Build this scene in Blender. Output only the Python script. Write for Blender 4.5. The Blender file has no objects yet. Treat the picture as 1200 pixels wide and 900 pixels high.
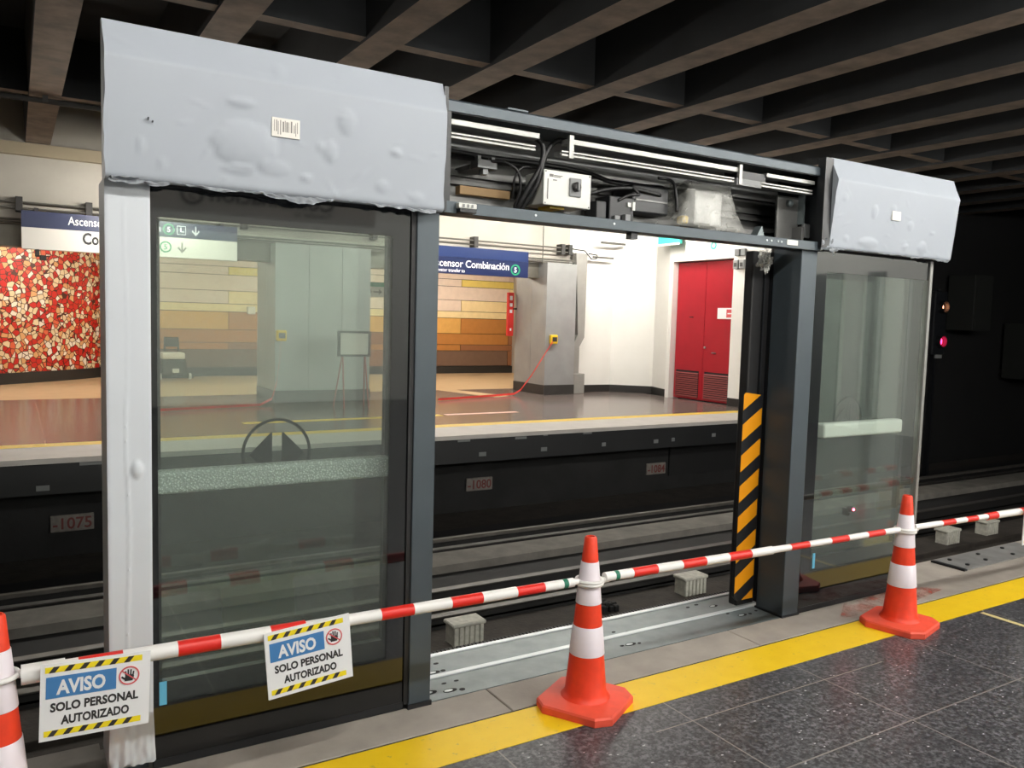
import bpy, bmesh, math, random
from mathutils import Vector, Matrix, noise
random.seed(7)
sc = bpy.context.scene
C = sc.collection
R = math.radians

# ------------------------------------------------------------------ camera, world, exposure
cam = bpy.data.cameras.new('camera')
cam.sensor_fit = 'HORIZONTAL'; cam.sensor_width = 36.0; cam.lens = 957.2 / 1200 * 36.0
cam.clip_start = 0.05; cam.clip_end = 300
co = bpy.data.objects.new('camera', cam); C.objects.link(co)
yaw, pitch, roll = 0.548196, -0.0778587, 0.0276861
fw = Vector((math.sin(yaw)*math.cos(pitch), math.cos(yaw)*math.cos(pitch), math.sin(pitch)))
rt = Vector((math.cos(yaw), -math.sin(yaw), 0)); up = rt.cross(fw)
r2 = math.cos(roll)*rt + math.sin(roll)*up
u2 = -math.sin(roll)*rt + math.cos(roll)*up
m = Matrix((r2, u2, -fw)).transposed().to_4x4(); m.translation = (0, 0, 1.65)
co.matrix_world = m
sc.camera = co
sc.view_settings.view_transform = 'Standard'; sc.view_settings.look = 'None'
sc.view_settings.exposure = 0.0; sc.view_settings.gamma = 1.0
sc.view_settings.use_curve_mapping = False
w = bpy.data.worlds.new('world'); sc.world = w; w.use_nodes = True
w.node_tree.nodes['Background'].inputs[0].default_value = (0.9, 0.95, 1.0, 1)
w.node_tree.nodes['Background'].inputs[1].default_value = 0.004
sc.cycles.use_denoising = True
sc.cycles.max_bounces = 10; sc.cycles.transparent_max_bounces = 24
sc.cycles.diffuse_bounces = 4; sc.cycles.glossy_bounces = 4
sc.cycles.sample_clamp_indirect = 4.0
sc.cycles.caustics_reflective = False; sc.cycles.caustics_refractive = False
NEAR_LAMP = 240.0      # emission of the tubes over the near platform
FAR_LAMP = 330.0       # emission of the tubes over the far platform
HALL_LAMP = 210.0      # emission of the tubes in the hall behind it

# ------------------------------------------------------------------ materials
def lin(c):
    return tuple((x/12.92 if x <= .04045 else ((x+.055)/1.055)**2.4) for x in (v/255 for v in c)) + (1,)
class NT:
    def __init__(s, name):
        s.m = bpy.data.materials.new(name); s.m.use_nodes = True
        s.t = s.m.node_tree; s.n = s.t.nodes; s.b = s.n['Principled BSDF']; s.out = s.n['Material Output']
    def add(s, typ, **kw):
        n = s.n.new(typ)
        for k, v in kw.items(): setattr(n, k, v)
        return n
    def link(s, a, b): s.t.links.new(a, b)
    def math(s, op, a, b=None, clamp=False):
        n = s.add('ShaderNodeMath', operation=op); n.use_clamp = clamp
        for i, v in enumerate((a, b)):
            if v is None: continue
            if isinstance(v, (int, float)): n.inputs[i].default_value = v
            else: s.link(v, n.inputs[i])
        return n.outputs[0]
    def mix(s, f, a, b, typ='MIX'):
        n = s.add('ShaderNodeMix', data_type='RGBA', blend_type=typ)
        for i, v in ((0, f), (6, a), (7, b)):
            if isinstance(v, (int, float)): n.inputs[i].default_value = v
            elif isinstance(v, tuple): n.inputs[i].default_value = v
            else: s.link(v, n.inputs[i])
        return n.outputs[2]
    def noise(s, scale, detail=4, vec=None, rough=.55):
        n = s.add('ShaderNodeTexNoise'); n.inputs['Scale'].default_value = scale
        n.inputs['Detail'].default_value = detail; n.inputs['Roughness'].default_value = rough
        if vec is None: vec = s.pos()
        s.link(vec, n.inputs['Vector']); return n.outputs[0]
    def pos(s):
        if not hasattr(s, '_p'): s._p = s.add('ShaderNodeNewGeometry').outputs['Position']
        return s._p
    def obj(s):
        if not hasattr(s, '_o'): s._o = s.add('ShaderNodeTexCoord').outputs['Object']
        return s._o
    def ramp(s, v, stops, interp='LINEAR'):
        n = s.add('ShaderNodeValToRGB'); e = n.color_ramp; e.interpolation = interp
        while len(e.elements) < len(stops): e.elements.new(.5)
        for el, (p, c) in zip(e.elements, stops): el.position = p; el.color = c
        s.link(v, n.inputs[0]); return n.outputs[0]
    def bump(s, h, strength, dist=.01):
        n = s.add('ShaderNodeBump'); n.inputs['Strength'].default_value = strength; n.inputs['Distance'].default_value = dist
        s.link(h, n.inputs['Height']); s.link(n.outputs[0], s.b.inputs['Normal'])
    def col(s, c):
        if isinstance(c, tuple): s.b.inputs['Base Color'].default_value = c
        else: s.link(c, s.b.inputs['Base Color'])
M = {}
def pm(name, rgb, rough=.5, metal=0, var=.0, vscale=6, bump=0, bscale=60, spec=None, dirt=None):
    t = NT(name); c = lin(rgb)
    t.b.inputs['Roughness'].default_value = rough; t.b.inputs['Metallic'].default_value = metal
    if spec is not None: t.b.inputs['Specular IOR Level'].default_value = spec
    if var:
        d = lin(dirt) if dirt else tuple(x*(1-var) for x in c[:3]) + (1,)
        f = t.ramp(t.noise(vscale, 6), [(.35, (0, 0, 0, 1)), (.7, (1, 1, 1, 1))])
        t.col(t.mix(f, c, d if not dirt else tuple(c[i]*(1-var)+d[i]*var for i in range(3)) + (1,)))
    else: t.col(c)
    if bump: t.bump(t.noise(bscale, 3), bump)
    M[name] = t.m; return t.m
def emit(name, rgb, s):
    t = NT(name); t.col((0, 0, 0, 1)); t.b.inputs['Emission Color'].default_value = lin(rgb); t.b.inputs['Emission Strength'].default_value = s
    M[name] = t.m
pm('film_column', (204, 209, 214), .4, var=.05, vscale=2, spec=.3)
pm('film_white', (163, 169, 177), .42, var=.05, vscale=2, spec=.25)
pm('film_fold', (172, 177, 183), .35, bump=.4, bscale=40)
pm('post_grey', (70, 79, 85), .42, metal=.25, var=.08, vscale=8)
pm('black_metal', (24, 26, 29), .4, var=.1)
pm('black_rubber', (16, 16, 18), .6)
pm('frit_black', (14, 16, 18), .04, spec=.7)
pm('decal_black', (20, 26, 28), .4)
pm('aluminium', (156, 156, 152), .36, metal=.5, var=.12, vscale=14)
pm('aluminium_dark', (120, 120, 118), .4, metal=.5, var=.2, vscale=10)
pm('galvanised', (128, 138, 140), .42, metal=.5, var=.25, vscale=9)
pm('galvanised_edge', (200, 206, 208), .35, metal=.4)
pm('hole_black', (14, 14, 15), .8)
pm('box_white', (212, 212, 206), .45)
pm('switch_grey', (118, 120, 120), .45)
pm('cable_black', (15, 15, 16), .5)
pm('brown_card', (132, 106, 70), .7)
pm('connector_yellow', (190, 160, 40), .5)
pm('cone_orange', (244, 66, 32), .5, var=.14, vscale=18)
pm('cone_base', (244, 90, 66), .55, var=.16, vscale=14, dirt=(120, 60, 50))
pm('reflective_white', (236, 226, 232), .3)
pm('bar_white', (238, 236, 232), .4)
pm('bar_red', (222, 40, 30), .4)
pm('bar_green', (22, 110, 84), .5)
pm('sign_white', (244, 244, 244), .35)
pm('sign_blue', (72, 128, 184), .4)
pm('sign_yellow', (250, 226, 40), .4)
pm('sign_black', (48, 46, 46), .45)
pm('sign_red', (214, 92, 96), .45)
pm('tape_blue', (96, 178, 214), .5)
pm('coping', (168, 160, 150), .7, var=.22, vscale=5, bump=.12, bscale=90)
pm('floor_plate_grey', (138, 138, 136), .5, metal=.1, var=.3, vscale=9)
pm('coping_gap', (60, 56, 50), .9)
pm('track_concrete', (128, 124, 117), .85, var=.35, vscale=4, bump=.3, bscale=30)
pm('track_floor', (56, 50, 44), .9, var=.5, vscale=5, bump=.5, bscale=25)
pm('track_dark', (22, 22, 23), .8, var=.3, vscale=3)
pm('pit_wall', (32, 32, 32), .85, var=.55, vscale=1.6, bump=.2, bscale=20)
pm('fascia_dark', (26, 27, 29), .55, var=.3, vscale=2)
pm('rail_side', (24, 23, 22), .7)
pm('rail_top', (128, 124, 118), .4, metal=.6, var=.3, vscale=6)
pm('steel_edge', (84, 81, 78), .5, metal=.4, var=.4, vscale=7)
pm('insulator', (208, 206, 194), .6, var=.3, vscale=20)
pm('plate_grey', (128, 122, 116), .6, var=.3, vscale=20)
pm('plate_red', (104, 40, 36), .6)
pm('tag_grey', (120, 122, 122), .5)
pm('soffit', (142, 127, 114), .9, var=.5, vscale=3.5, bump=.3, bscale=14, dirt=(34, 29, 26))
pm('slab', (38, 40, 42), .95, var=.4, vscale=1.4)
pm('wall_beige', (168, 163, 153), .75, var=.12, vscale=1.5)
pm('wall_white', (236, 234, 228), .6, var=.08, vscale=1.6, dirt=(170, 160, 145))
pm('ledge', (150, 138, 116), .8)
pm('band_metal', (120, 116, 106), .45, metal=.5, var=.3, vscale=3)
pm('column_panel', (154, 155, 154), .4, metal=.2, var=.14, vscale=2.5)
pm('column_base', (52, 50, 48), .5, var=.2)
pm('base_black', (34, 32, 30), .5)
pm('far_edge', (196, 190, 184), .6, var=.12, vscale=3)
pm('far_yellow', (226, 190, 60), .55)
pm('cream_floor', (214, 186, 148), .25, var=.08, vscale=2)
pm('door_red', (168, 22, 38), .32, var=.08, vscale=4)
pm('door_louvre', (124, 50, 48), .6)
pm('pipe_grey', (84, 82, 76), .5, var=.2)
pm('pipe_dark', (38, 36, 34), .6)
pm('duct_grey', (146, 144, 139), .5, var=.1)
pm('station_blue', (16, 29, 70), .35)
pm('station_blue_light', (20, 40, 86), .35)
pm('station_white', (216, 212, 204), .4)
pm('ring_green', (30, 140, 96), .4)
pm('text_white', (240, 240, 240), .4)
pm('text_black', (24, 24, 26), .5)
pm('text_grey', (120, 118, 114), .5)
pm('vertical_red', (214, 50, 44), .4)
pm('teal', (60, 190, 176), .4)
pm('belt_yellow', (224, 186, 30), .45)
pm('tape_red', (232, 92, 84), .5)
pm('line_pink', (226, 180, 166), .5)
pm('line_cream', (214, 200, 140), .6)
pm('stand_red', (150, 70, 60), .5)
pm('machine_dark', (46, 44, 44), .6)
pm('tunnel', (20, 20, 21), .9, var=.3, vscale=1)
pm('cabinet_dim', (26, 28, 25), .8)
pm('near_wall', (226, 228, 222), .6, var=.05, vscale=2)
pm('near_door', (120, 126, 124), .5)
for nm, rgb in dict(t_pale=(224, 206, 192), t_cream=(236, 214, 164), t_gold=(214, 166, 92), t_ochre=(180, 122, 62), t_brown=(146, 98, 66), t_dark=(112, 88, 74), t_yellow=(226, 204, 112)).items():
    pm(nm, rgb, .35, var=.1, vscale=6)
emit('signal_red', (255, 40, 90), 14)
emit('signal_amber', (255, 170, 120), 14)
emit('led_red', (255, 30, 60), 450)
emit('tube_near', (255, 252, 246), NEAR_LAMP)
emit('tube_far', (255, 250, 240), FAR_LAMP)
emit('tube_hall', (255, 243, 226), HALL_LAMP)

def glass(name, tint, haze, hazecol=(205, 215, 208)):
    t = NT(name); t.n.remove(t.b)
    lw = t.add('ShaderNodeLayerWeight'); lw.inputs['Blend'].default_value = .5
    f = t.math('ADD', t.math('MULTIPLY', t.math('POWER', lw.outputs['Facing'], 4.0), .88), .095)
    tr = t.add('ShaderNodeBsdfTransparent'); tr.inputs[0].default_value = tint
    gl = t.add('ShaderNodeBsdfGlossy'); gl.inputs['Roughness'].default_value = .0
    df = t.add('ShaderNodeBsdfDiffuse'); df.inputs[0].default_value = lin(hazecol)
    tl = t.add('ShaderNodeBsdfTranslucent'); tl.inputs[0].default_value = lin(hazecol)
    hz = t.add('ShaderNodeMixShader'); hz.inputs[0].default_value = .35
    t.link(df.outputs[0], hz.inputs[1]); t.link(tl.outputs[0], hz.inputs[2])
    m1 = t.add('ShaderNodeMixShader'); m1.inputs[0].default_value = haze
    t.link(tr.outputs[0], m1.inputs[1]); t.link(hz.outputs[0], m1.inputs[2])
    m2 = t.add('ShaderNodeMixShader'); t.link(f, m2.inputs[0])
    t.link(m1.outputs[0], m2.inputs[1]); t.link(gl.outputs[0], m2.inputs[2])
    t.link(m2.outputs[0], t.out.inputs[0]); M[name] = t.m
glass('door_glass', (.90, .945, .915, 1), .027)
def film_clear(name, amt, scale):
    t = NT(name)
    t.col(lin((205, 205, 198))); t.b.inputs['Roughness'].default_value = .25
    f = t.ramp(t.noise(scale, 5), [(.3, (amt*.5,)*3 + (1,)), (.7, (min(1, amt*1.5),)*3 + (1,))])
    t.link(f, t.b.inputs['Alpha']); t.bump(t.noise(scale*2, 4), .7, .01); M[name] = t.m
film_clear('clear_film', .32, 14)
t = NT('bubble_wrap')                       # bubble wrap: round blisters
v = t.add('ShaderNodeTexVoronoi'); v.inputs['Scale'].default_value = 120; t.link(t.pos(), v.inputs['Vector'])
t.col(lin((226, 232, 228))); t.b.inputs['Roughness'].default_value = .22
t.bump(t.math('SUBTRACT', 1.0, v.outputs['Distance']), 1.0, .006)
t.link(t.ramp(v.outputs['Distance'], [(.12, (.95,)*3 + (1,)), (.5, (.45,)*3 + (1,))]), t.b.inputs['Alpha'])
M['bubble_wrap'] = t.m
# near platform floor: dark speckled granite slabs
t = NT('granite')
P = t.pos(); sx = t.add('ShaderNodeSeparateXYZ'); t.link(P, sx.inputs[0])
def joint(t, v, period, off, wd):
    a = t.math('ABSOLUTE', t.math('SUBTRACT', t.math('FRACT', t.math('ADD', t.math('DIVIDE', t.math('SUBTRACT', v, off), period), 100.5)), .5))
    return t.math('LESS_THAN', a, wd/period)
j = t.math('MAXIMUM', joint(t, sx.outputs[0], .84, 2.40, .0035), joint(t, sx.outputs[1], .84, 1.96, .0035))
base = t.mix(t.ramp(t.noise(48, 5, rough=.7), [(.43, (0, 0, 0, 1)), (.6, (1, 1, 1, 1))]), lin((50, 50, 53)), lin((120, 120, 123)))
base = t.mix(t.ramp(t.noise(15, 4, rough=.6), [(.45, (0, 0, 0, 1)), (.62, (.55, .55, .55, 1))]), base, lin((44, 44, 47)))
base = t.mix(t.ramp(t.noise(3, 3), [(.35, (0, 0, 0, 1)), (.75, (.35, .35, .35, 1))]), base, lin((58, 58, 60)))
vo = t.add('ShaderNodeTexVoronoi'); vo.inputs['Scale'].default_value = 22; vo.inputs['Randomness'].default_value = 1; 
mp = t.add('ShaderNodeMapping'); mp.inputs['Scale'].default_value = (1, 1.8, 1); t.link(P, mp.inputs[0]); t.link(mp.outputs[0], vo.inputs['Vector'])
fleck = t.math('MULTIPLY', t.math('LESS_THAN', vo.outputs['Distance'], .15), t.math('GREATER_THAN', t.noise(9, 2), .55))
base = t.mix(t.math('MULTIPLY', fleck, .7), base, lin((206, 206, 206)))
base = t.mix(t.math('MULTIPLY', j, .75), base, lin((150, 144, 136)))
t.col(base); t.b.inputs['Roughness'].default_value = .3
t.bump(t.noise(120, 3), .05); M['granite'] = t.m
# worn yellow paint
t = NT('yellow_paint')
f = t.ramp(t.noise(26, 8, rough=.7), [(.60, (0, 0, 0, 1)), (.74, (.8, .8, .8, 1))])
t.col(t.mix(f, t.mix(t.noise(8, 3), lin((234, 190, 14)), lin((250, 212, 40))), lin((150, 138, 100)))); t.b.inputs['Roughness'].default_value = .5
M['yellow_paint'] = t.m
# far platform floor: polished reddish brown slabs
t = NT('far_floor')
sx = t.add('ShaderNodeSeparateXYZ'); t.link(t.pos(), sx.inputs[0])
j = t.math('MAXIMUM', joint(t, sx.outputs[0], 1.2, .3, .012), joint(t, sx.outputs[1], 1.2, 11.9, .012))
b_ = t.mix(t.ramp(t.noise(2.2, 5), [(.3, (0, 0, 0, 1)), (.7, (1, 1, 1, 1))]), lin((104, 95, 92)), lin((124, 112, 107)))
t.col(t.mix(t.math('MULTIPLY', j, .5), b_, lin((180, 150, 135)))); t.b.inputs['Roughness'].default_value = .17
M['far_floor'] = t.m
# broken tile mosaic
t = NT('mosaic')
mp = t.add('ShaderNodeMapping'); mp.inputs['Scale'].default_value = (1, 1, 1); t.link(t.pos(), mp.inputs[0])
v1 = t.add('ShaderNodeTexVoronoi'); v1.inputs['Scale'].default_value = 9.2; t.link(mp.outputs[0], v1.inputs['Vector'])
v2 = t.add('ShaderNodeTexVoronoi', feature='DISTANCE_TO_EDGE'); v2.inputs['Scale'].default_value = 9.2; t.link(mp.outputs[0], v2.inputs['Vector'])
sc_ = t.add('ShaderNodeSeparateColor'); t.link(v1.outputs['Color'], sc_.inputs[0])
cr = t.ramp(sc_.outputs[0], [(0, lin((186, 36, 28))), (.38, lin((206, 96, 64))), (.46, lin((206, 158, 108))), (.62, lin((214, 196, 160))), (.86, lin((224, 216, 202)))], 'CONSTANT')
t.col(t.mix(t.math('LESS_THAN', v2.outputs['Distance'], .06), cr, lin((70, 34, 24)))); t.b.inputs['Roughness'].default_value = .3
M['mosaic'] = t.m
# orange dust stain on the coping
t = NT('dust_stain'); t.col(lin((196, 92, 72))); t.b.inputs['Roughness'].default_value = .9
t.link(t.ramp(t.noise(9, 6, rough=.7), [(.42, (0, 0, 0, 1)), (.68, (.7, .7, .7, 1))]), t.b.inputs['Alpha']); M['dust_stain'] = t.m

# ------------------------------------------------------------------ mesh helpers
WL = {}       # world location of every object built
class MB:
    def __init__(s): s.bm = bmesh.new()
    def box(s, x0, x1, y0, y1, z0, z1, bev=0, seg=2, mat=None):
        b = bmesh.new(); bmesh.ops.create_cube(b, size=1)
        for v in b.verts: v.co = Vector((x0+(v.co.x+.5)*(x1-x0), y0+(v.co.y+.5)*(y1-y0), z0+(v.co.z+.5)*(z1-z0)))
        if bev: bmesh.ops.bevel(b, geom=b.edges[:], offset=bev, segments=seg, profile=.5, affect='EDGES')
        return s.merge(b, mat)
    def merge(s, b, mat=None):
        if mat is not None: b.transform(mat)
        me = bpy.data.meshes.new('tmp'); b.to_mesh(me); b.free(); s.bm.from_mesh(me); bpy.data.meshes.remove(me); return s
    def prism(s, pts, y0, y1, axis='Y', mat=None):
        """polygon pts in the plane across axis, extruded from y0 to y1"""
        b = bmesh.new()
        def mk(p, d): return {'Y': (p[0], d, p[1]), 'X': (d, p[0], p[1]), 'Z': (p[0], p[1], d)}[axis]
        a = [b.verts.new(mk(p, y0)) for p in pts]; c = [b.verts.new(mk(p, y1)) for p in pts]
        b.faces.new(a); b.faces.new(c[::-1])
        for i in range(len(pts)): k = (i+1) % len(pts); b.faces.new((a[i], c[i], c[k], a[k]))
        bmesh.ops.recalc_face_normals(b, faces=b.faces[:]); return s.merge(b, mat)
    def lathe(s, prof, cx=0, cy=0, n=40, cap=True, mat=None):
        b = bmesh.new(); rings = []
        for r, z in prof: rings.append([b.verts.new((cx+r*math.cos(2*math.pi*i/n), cy+r*math.sin(2*math.pi*i/n), z)) for i in range(n)])
        for q in range(len(prof)-1):
            for i in range(n): k = (i+1) % n; b.faces.new((rings[q][i], rings[q][k], rings[q+1][k], rings[q+1][i]))
        if cap: b.faces.new(rings[0][::-1]); b.faces.new(rings[-1])
        bmesh.ops.recalc_face_normals(b, faces=b.faces[:]); return s.merge(b, mat)
    def tube(s, pts, r, n=10, rad=None, closed=False):
        b = bmesh.new(); pts = [Vector(p) for p in pts]; rings = []
        N = len(pts); prev = None
        for i, p in enumerate(pts):
            if closed: d = pts[(i+1) % N]-pts[i-1]
            else: d = pts[min(i+1, N-1)]-pts[max(i-1, 0)]
            d.normalize()
            if prev is None: a = d.orthogonal().normalized()
            else: a = (prev - d*prev.dot(d)).normalized()
            prev = a; c = d.cross(a); rr = rad[i] if rad else r
            rings.append([b.verts.new(p+rr*(math.cos(2*math.pi*k/n)*a+math.sin(2*math.pi*k/n)*c)) for k in range(n)])
        for i in range(N if closed else N-1):
            q = (i+1) % N
            for k in range(n): b.faces.new((rings[i][k], rings[i][(k+1) % n], rings[q][(k+1) % n], rings[q][k]))
        if not closed: b.faces.new(rings[0][::-1]); b.faces.new(rings[-1])
        bmesh.ops.recalc_face_normals(b, faces=b.faces[:]); return s.merge(b)
    def build(s, name, mat, parent=None, smooth=False, local=False, origin=None):
        bm = s.bm
        if origin is None:
            if local: origin = Vector((0, 0, 0))
            else:
                xs = [v.co for v in bm.verts]
                lo = [min(c[i] for c in xs) for i in range(3)]; hi = [max(c[i] for c in xs) for i in range(3)]
                origin = Vector(((lo[0]+hi[0])/2, (lo[1]+hi[1])/2, lo[2]))
        origin = Vector(origin)
        for v in bm.verts: v.co -= origin
        me = bpy.data.meshes.new(name); bm.to_mesh(me); bm.free()
        if smooth:
            for p in me.polygons: p.use_smooth = True
        return link(name, me, mat, parent, origin, local)
def link(name, me, mat, parent=None, origin=(0, 0, 0), local=False):
    o = bpy.data.objects.new(name, me); C.objects.link(o)
    if mat: me.materials.append(M[mat])
    origin = Vector(origin)
    if parent is not None:
        o.parent = parent; o.location = origin if local else origin - WL[parent.name]
    else: o.location = origin
    WL[o.name] = origin if not local else (WL[parent.name]+origin if parent else origin)
    return o
def smooth_by_angle(o, deg=40):
    for p in o.data.polygons: p.use_smooth = True
    try: o.data.set_sharp_from_angle(angle=R(deg))
    except Exception: pass
    return o
def tag(o, label, cat, group=None):
    o['label'] = label; o['category'] = cat
    if group: o['group'] = group
    return o
def thing(name, label, cat, loc=(0, 0, 0), group=None):
    o = bpy.data.objects.new(name, None); C.objects.link(o); o.location = loc; o.empty_display_size = .1
    WL[o.name] = Vector(loc); return tag(o, label, cat, group)
def struct(o): o['kind'] = 'structure'; return o
def stuff(o): o['kind'] = 'stuff'; return o
def bx(name, mat, dims, parent=None, bev=0, **k): return MB().box(*dims, bev=bev).build(name, mat, parent, **k)
def text(name, body, size, loc, mat, parent, face='-Y', bold=0., align='LEFT', depth=.0015, width=None, local=False, condense=1.0, shear=0):
    cu = bpy.data.curves.new('t', 'FONT'); cu.body = body; cu.size = size; cu.offset = bold*size; cu.extrude = depth
    cu.align_x = align; cu.resolution_u = 3; cu.shear = shear
    ob = bpy.data.objects.new('t', cu); C.objects.link(ob)
    dg = bpy.context.evaluated_depsgraph_get(); me = bpy.data.meshes.new_from_object(ob.evaluated_get(dg))
    bpy.data.objects.remove(ob); bpy.data.curves.remove(cu)
    rot = {'-Y': Matrix.Rotation(R(90), 4, 'X'), '+Y': Matrix.Rotation(R(180), 4, 'Z') @ Matrix.Rotation(R(90), 4, 'X'),
           '-X': Matrix.Rotation(R(-90), 4, 'Z') @ Matrix.Rotation(R(90), 4, 'X')}[face]
    if width:
        xs = [v.co.x for v in me.vertices]; wd = max(xs)-min(xs); condense = width/wd
    me.transform(Matrix.Diagonal((condense, 1, 1, 1))); me.transform(rot); me.name = name
    me.materials.clear()
    return link(name, me, mat, parent, loc, local)
def copy_tree(o, parent=None):
    c = o.copy(); C.objects.link(c); c.parent = parent
    for ch in list(o.children): copy_tree(ch, c)
    return c
def ring_pts(cx, cz, y, r, n=40): return [(cx+r*math.cos(2*math.pi*i/n), y, cz+r*math.sin(2*math.pi*i/n)) for i in range(n)]
def flat_ring(mb, cx, cz, r0, r1, y0, y1, n=48):
    b = bmesh.new()
    def rg(r, y): return [b.verts.new((cx+r*math.cos(2*math.pi*i/n), y, cz+r*math.sin(2*math.pi*i/n))) for i in range(n)]
    a, c, d, e = rg(r0, y0), rg(r1, y0), rg(r1, y1), rg(r0, y1)
    for p, q in ((a, c), (c, d), (d, e), (e, a)):
        for i in range(n): k = (i+1) % n; b.faces.new((p[i], q[i], q[k], p[k]))
    bmesh.ops.recalc_face_normals(b, faces=b.faces[:]); return mb.merge(b)

# ------------------------------------------------------------------ near platform (structure)
struct(bx('floor', 'granite', (-6, 12, -9, 2.587, -.3, 0)))
struct(bx('platform_safety_line', 'yellow_paint', (-6, 12, 2.587, 2.82, -.3, .0015)))
struct(bx('platform_gap', 'coping_gap', (-6, 12, 2.82, 2.838, -.3, -.004)))
mb = MB(); x = -5.77
while x < 12:
    mb.box(x+.003, x+1.507, 2.838, 3.066, -.3, 0, .003, 1); x += 1.51
struct(mb.build('platform_coping', 'coping'))
struct(bx('platform_slab', 'track_concrete', (-6, 12, 3.066, 3.36, -1.3, -.03)))
struct(bx('platform_slab', 'track_dark', (-6, 12, 2.6, 3.066, -1.3, -.3)))
# floor finish right of the screen: concrete strip between coping and pit
struct(bx('platform_nosing', 'coping', (5.03, 12, 3.066, 3.36, -.03, -.001)))
bx_ = bx('platform_nosing', 'track_concrete', (-6, .25, 3.066, 3.36, -.03, -.002)); struct(bx_)
o = bx('floor_line', 'line_cream', (4.852, 4.888, 1.6, 2.565, 0, .0012)); struct(o)
o = bx('floor_joint', 'coping', (2.2, 3.68, 2.40, 2.404, 0, .0008)); struct(o)
# dust stain
mb = MB(); b = bmesh.new(); pts = [(4.02, 2.90), (4.25, 3.05), (4.65, 3.062), (5.06, 3.0), (5.1, 2.93), (4.6, 2.86), (4.3, 2.842)]
b.faces.new([b.verts.new((p[0], p[1], .0016)) for p in pts]); mb.merge(b)
o = mb.build('brick_dust', 'dust_stain'); tag(o, 'reddish dust stain on the coping behind the right traffic cone', 'stain'); stuff(o)
# near walls and near end wall, seen only as reflections in the glass
struct(bx('wall_back', 'near_wall', (-6, 12.2, -9.2, -9, -.3, 4.28)))
struct(bx('wall_near_end', 'near_wall', (12, 12.3, -9, -1.35, -.3, 4.28)))
struct(bx('wall_near_end_recess', 'near_door', (11.96, 12, -2.36, -2.06, 0, 2.6)))
struct(bx('wall_near_end_recess', 'near_door', (11.96, 12, -9, -2.85, 0, 2.6)))
struct(bx('wall_near_left', 'near_wall', (-6.3, -6, -9, 2.6, -.3, 4.28)))
# ------------------------------------------------------------------ track pit (structure)
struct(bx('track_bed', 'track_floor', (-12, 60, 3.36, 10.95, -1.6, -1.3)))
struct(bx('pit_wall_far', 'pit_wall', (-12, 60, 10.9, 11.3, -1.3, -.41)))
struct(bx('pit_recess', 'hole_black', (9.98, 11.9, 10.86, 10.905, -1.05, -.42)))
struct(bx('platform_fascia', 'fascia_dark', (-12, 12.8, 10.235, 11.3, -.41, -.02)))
struct(bx('running_strip', 'track_concrete', (-12, 40, 7.99, 8.47, -1.3, -1.1)))
struct(bx('running_strip_shoulder', 'track_dark', (-12, 40, 7.55, 7.985, -1.3, -1.19)))
mb = MB()
for y0, y1, z in ((3.7, 4.75, -1.285), (4.8, 5.5, -1.23), (5.56, 6.05, -1.28), (6.1, 6.62, -1.24), (6.66, 7.15, -1.29)): mb.box(-12, 40, y0, y1, -1.31, z, .01, 1)
struct(mb.build('cable_trough_covers', 'track_floor'))
struct(bx('track_base_slab', 'track_dark', (-12, 40, 8.47, 9.9, -1.3, -1.26)))
def rail(y, ztop, label, lab2='rail'):
    t = thing('track_rail', label, 'rail', (2, y, -1.3))
    mb = MB(); mb.box(-12, 45, y-.065, y+.065, -1.3, -1.27); mb.box(-12, 45, y-.012, y+.012, -1.27, ztop-.04); mb.build('rail_web', 'rail_side', t)
    MB().box(-12, 45, y-.036, y+.036, ztop-.045, ztop, .006, 1).build('rail_head', 'rail_top', t); return t
rail(9.02, -1.1, 'dark running rail with shiny head below the far platform wall')
def guide(y, ztop, label, h=.16):
    t = thing('guide_bar', label, 'guide bar', (2, y, -1.3))
    MB().box(-12, 45, y-.02, y+.02, ztop-h, ztop-.012).box(-12, 45, y-.02, y+.1, ztop-h, ztop-h+.02).build('bar_web', 'rail_side', t)
    MB().box(-12, 45, y-.05, y+.05, ztop-.014, ztop, .003, 1).build('bar_flange', 'steel_edge', t)
    MB().box(-12, 45, y-.03, y+.03, -1.3, ztop-h+.001).build('bar_base', 'rail_side', t); return t
guide(7.28, -1.1, 'steel guide bar between concrete running strip and ribbed insulators')
guide(8.81, -1.16, 'dark low guide bar along the near side of the far rail', .12)
guide(6.78, -1.16, 'narrow steel guide bar nearest the ribbed insulators', .1)
clip0 = None
for i, (x, y) in enumerate(((-.6, 8.69), (.5, 8.69), (1.55, 8.69), (2.5, 8.69), (3.45, 8.69), (4.35, 8.69), (5.25, 8.69), (6.18, 8.69), (7.11, 8.69), (8.0, 8.69), (8.95, 8.69), (9.9, 8.69), (10.85, 8.69))):
    if clip0 is None:
        clip0 = thing('rail_clip', 'small bolted rail clip beside the far rail', 'rail clip', (x, y, -1.26), 'bolted clips along the far rail')
        MB().box(-.09, .09, -.06, .06, 0, .04, .008, 1).build('clip_plate', 'rail_side', clip0, local=True)
        MB().lathe([(.022, .04), (.022, .075), (.012, .08)], -.04, 0, 8).build('bolt', 'rail_top', clip0, local=True)
        MB().lathe([(.022, .04), (.022, .07), (.012, .075)], .045, 0, 8).build('bolt', 'rail_top', clip0, local=True)
    else:
        c = copy_tree(clip0); c.location = (x, y, -1.26)
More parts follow.
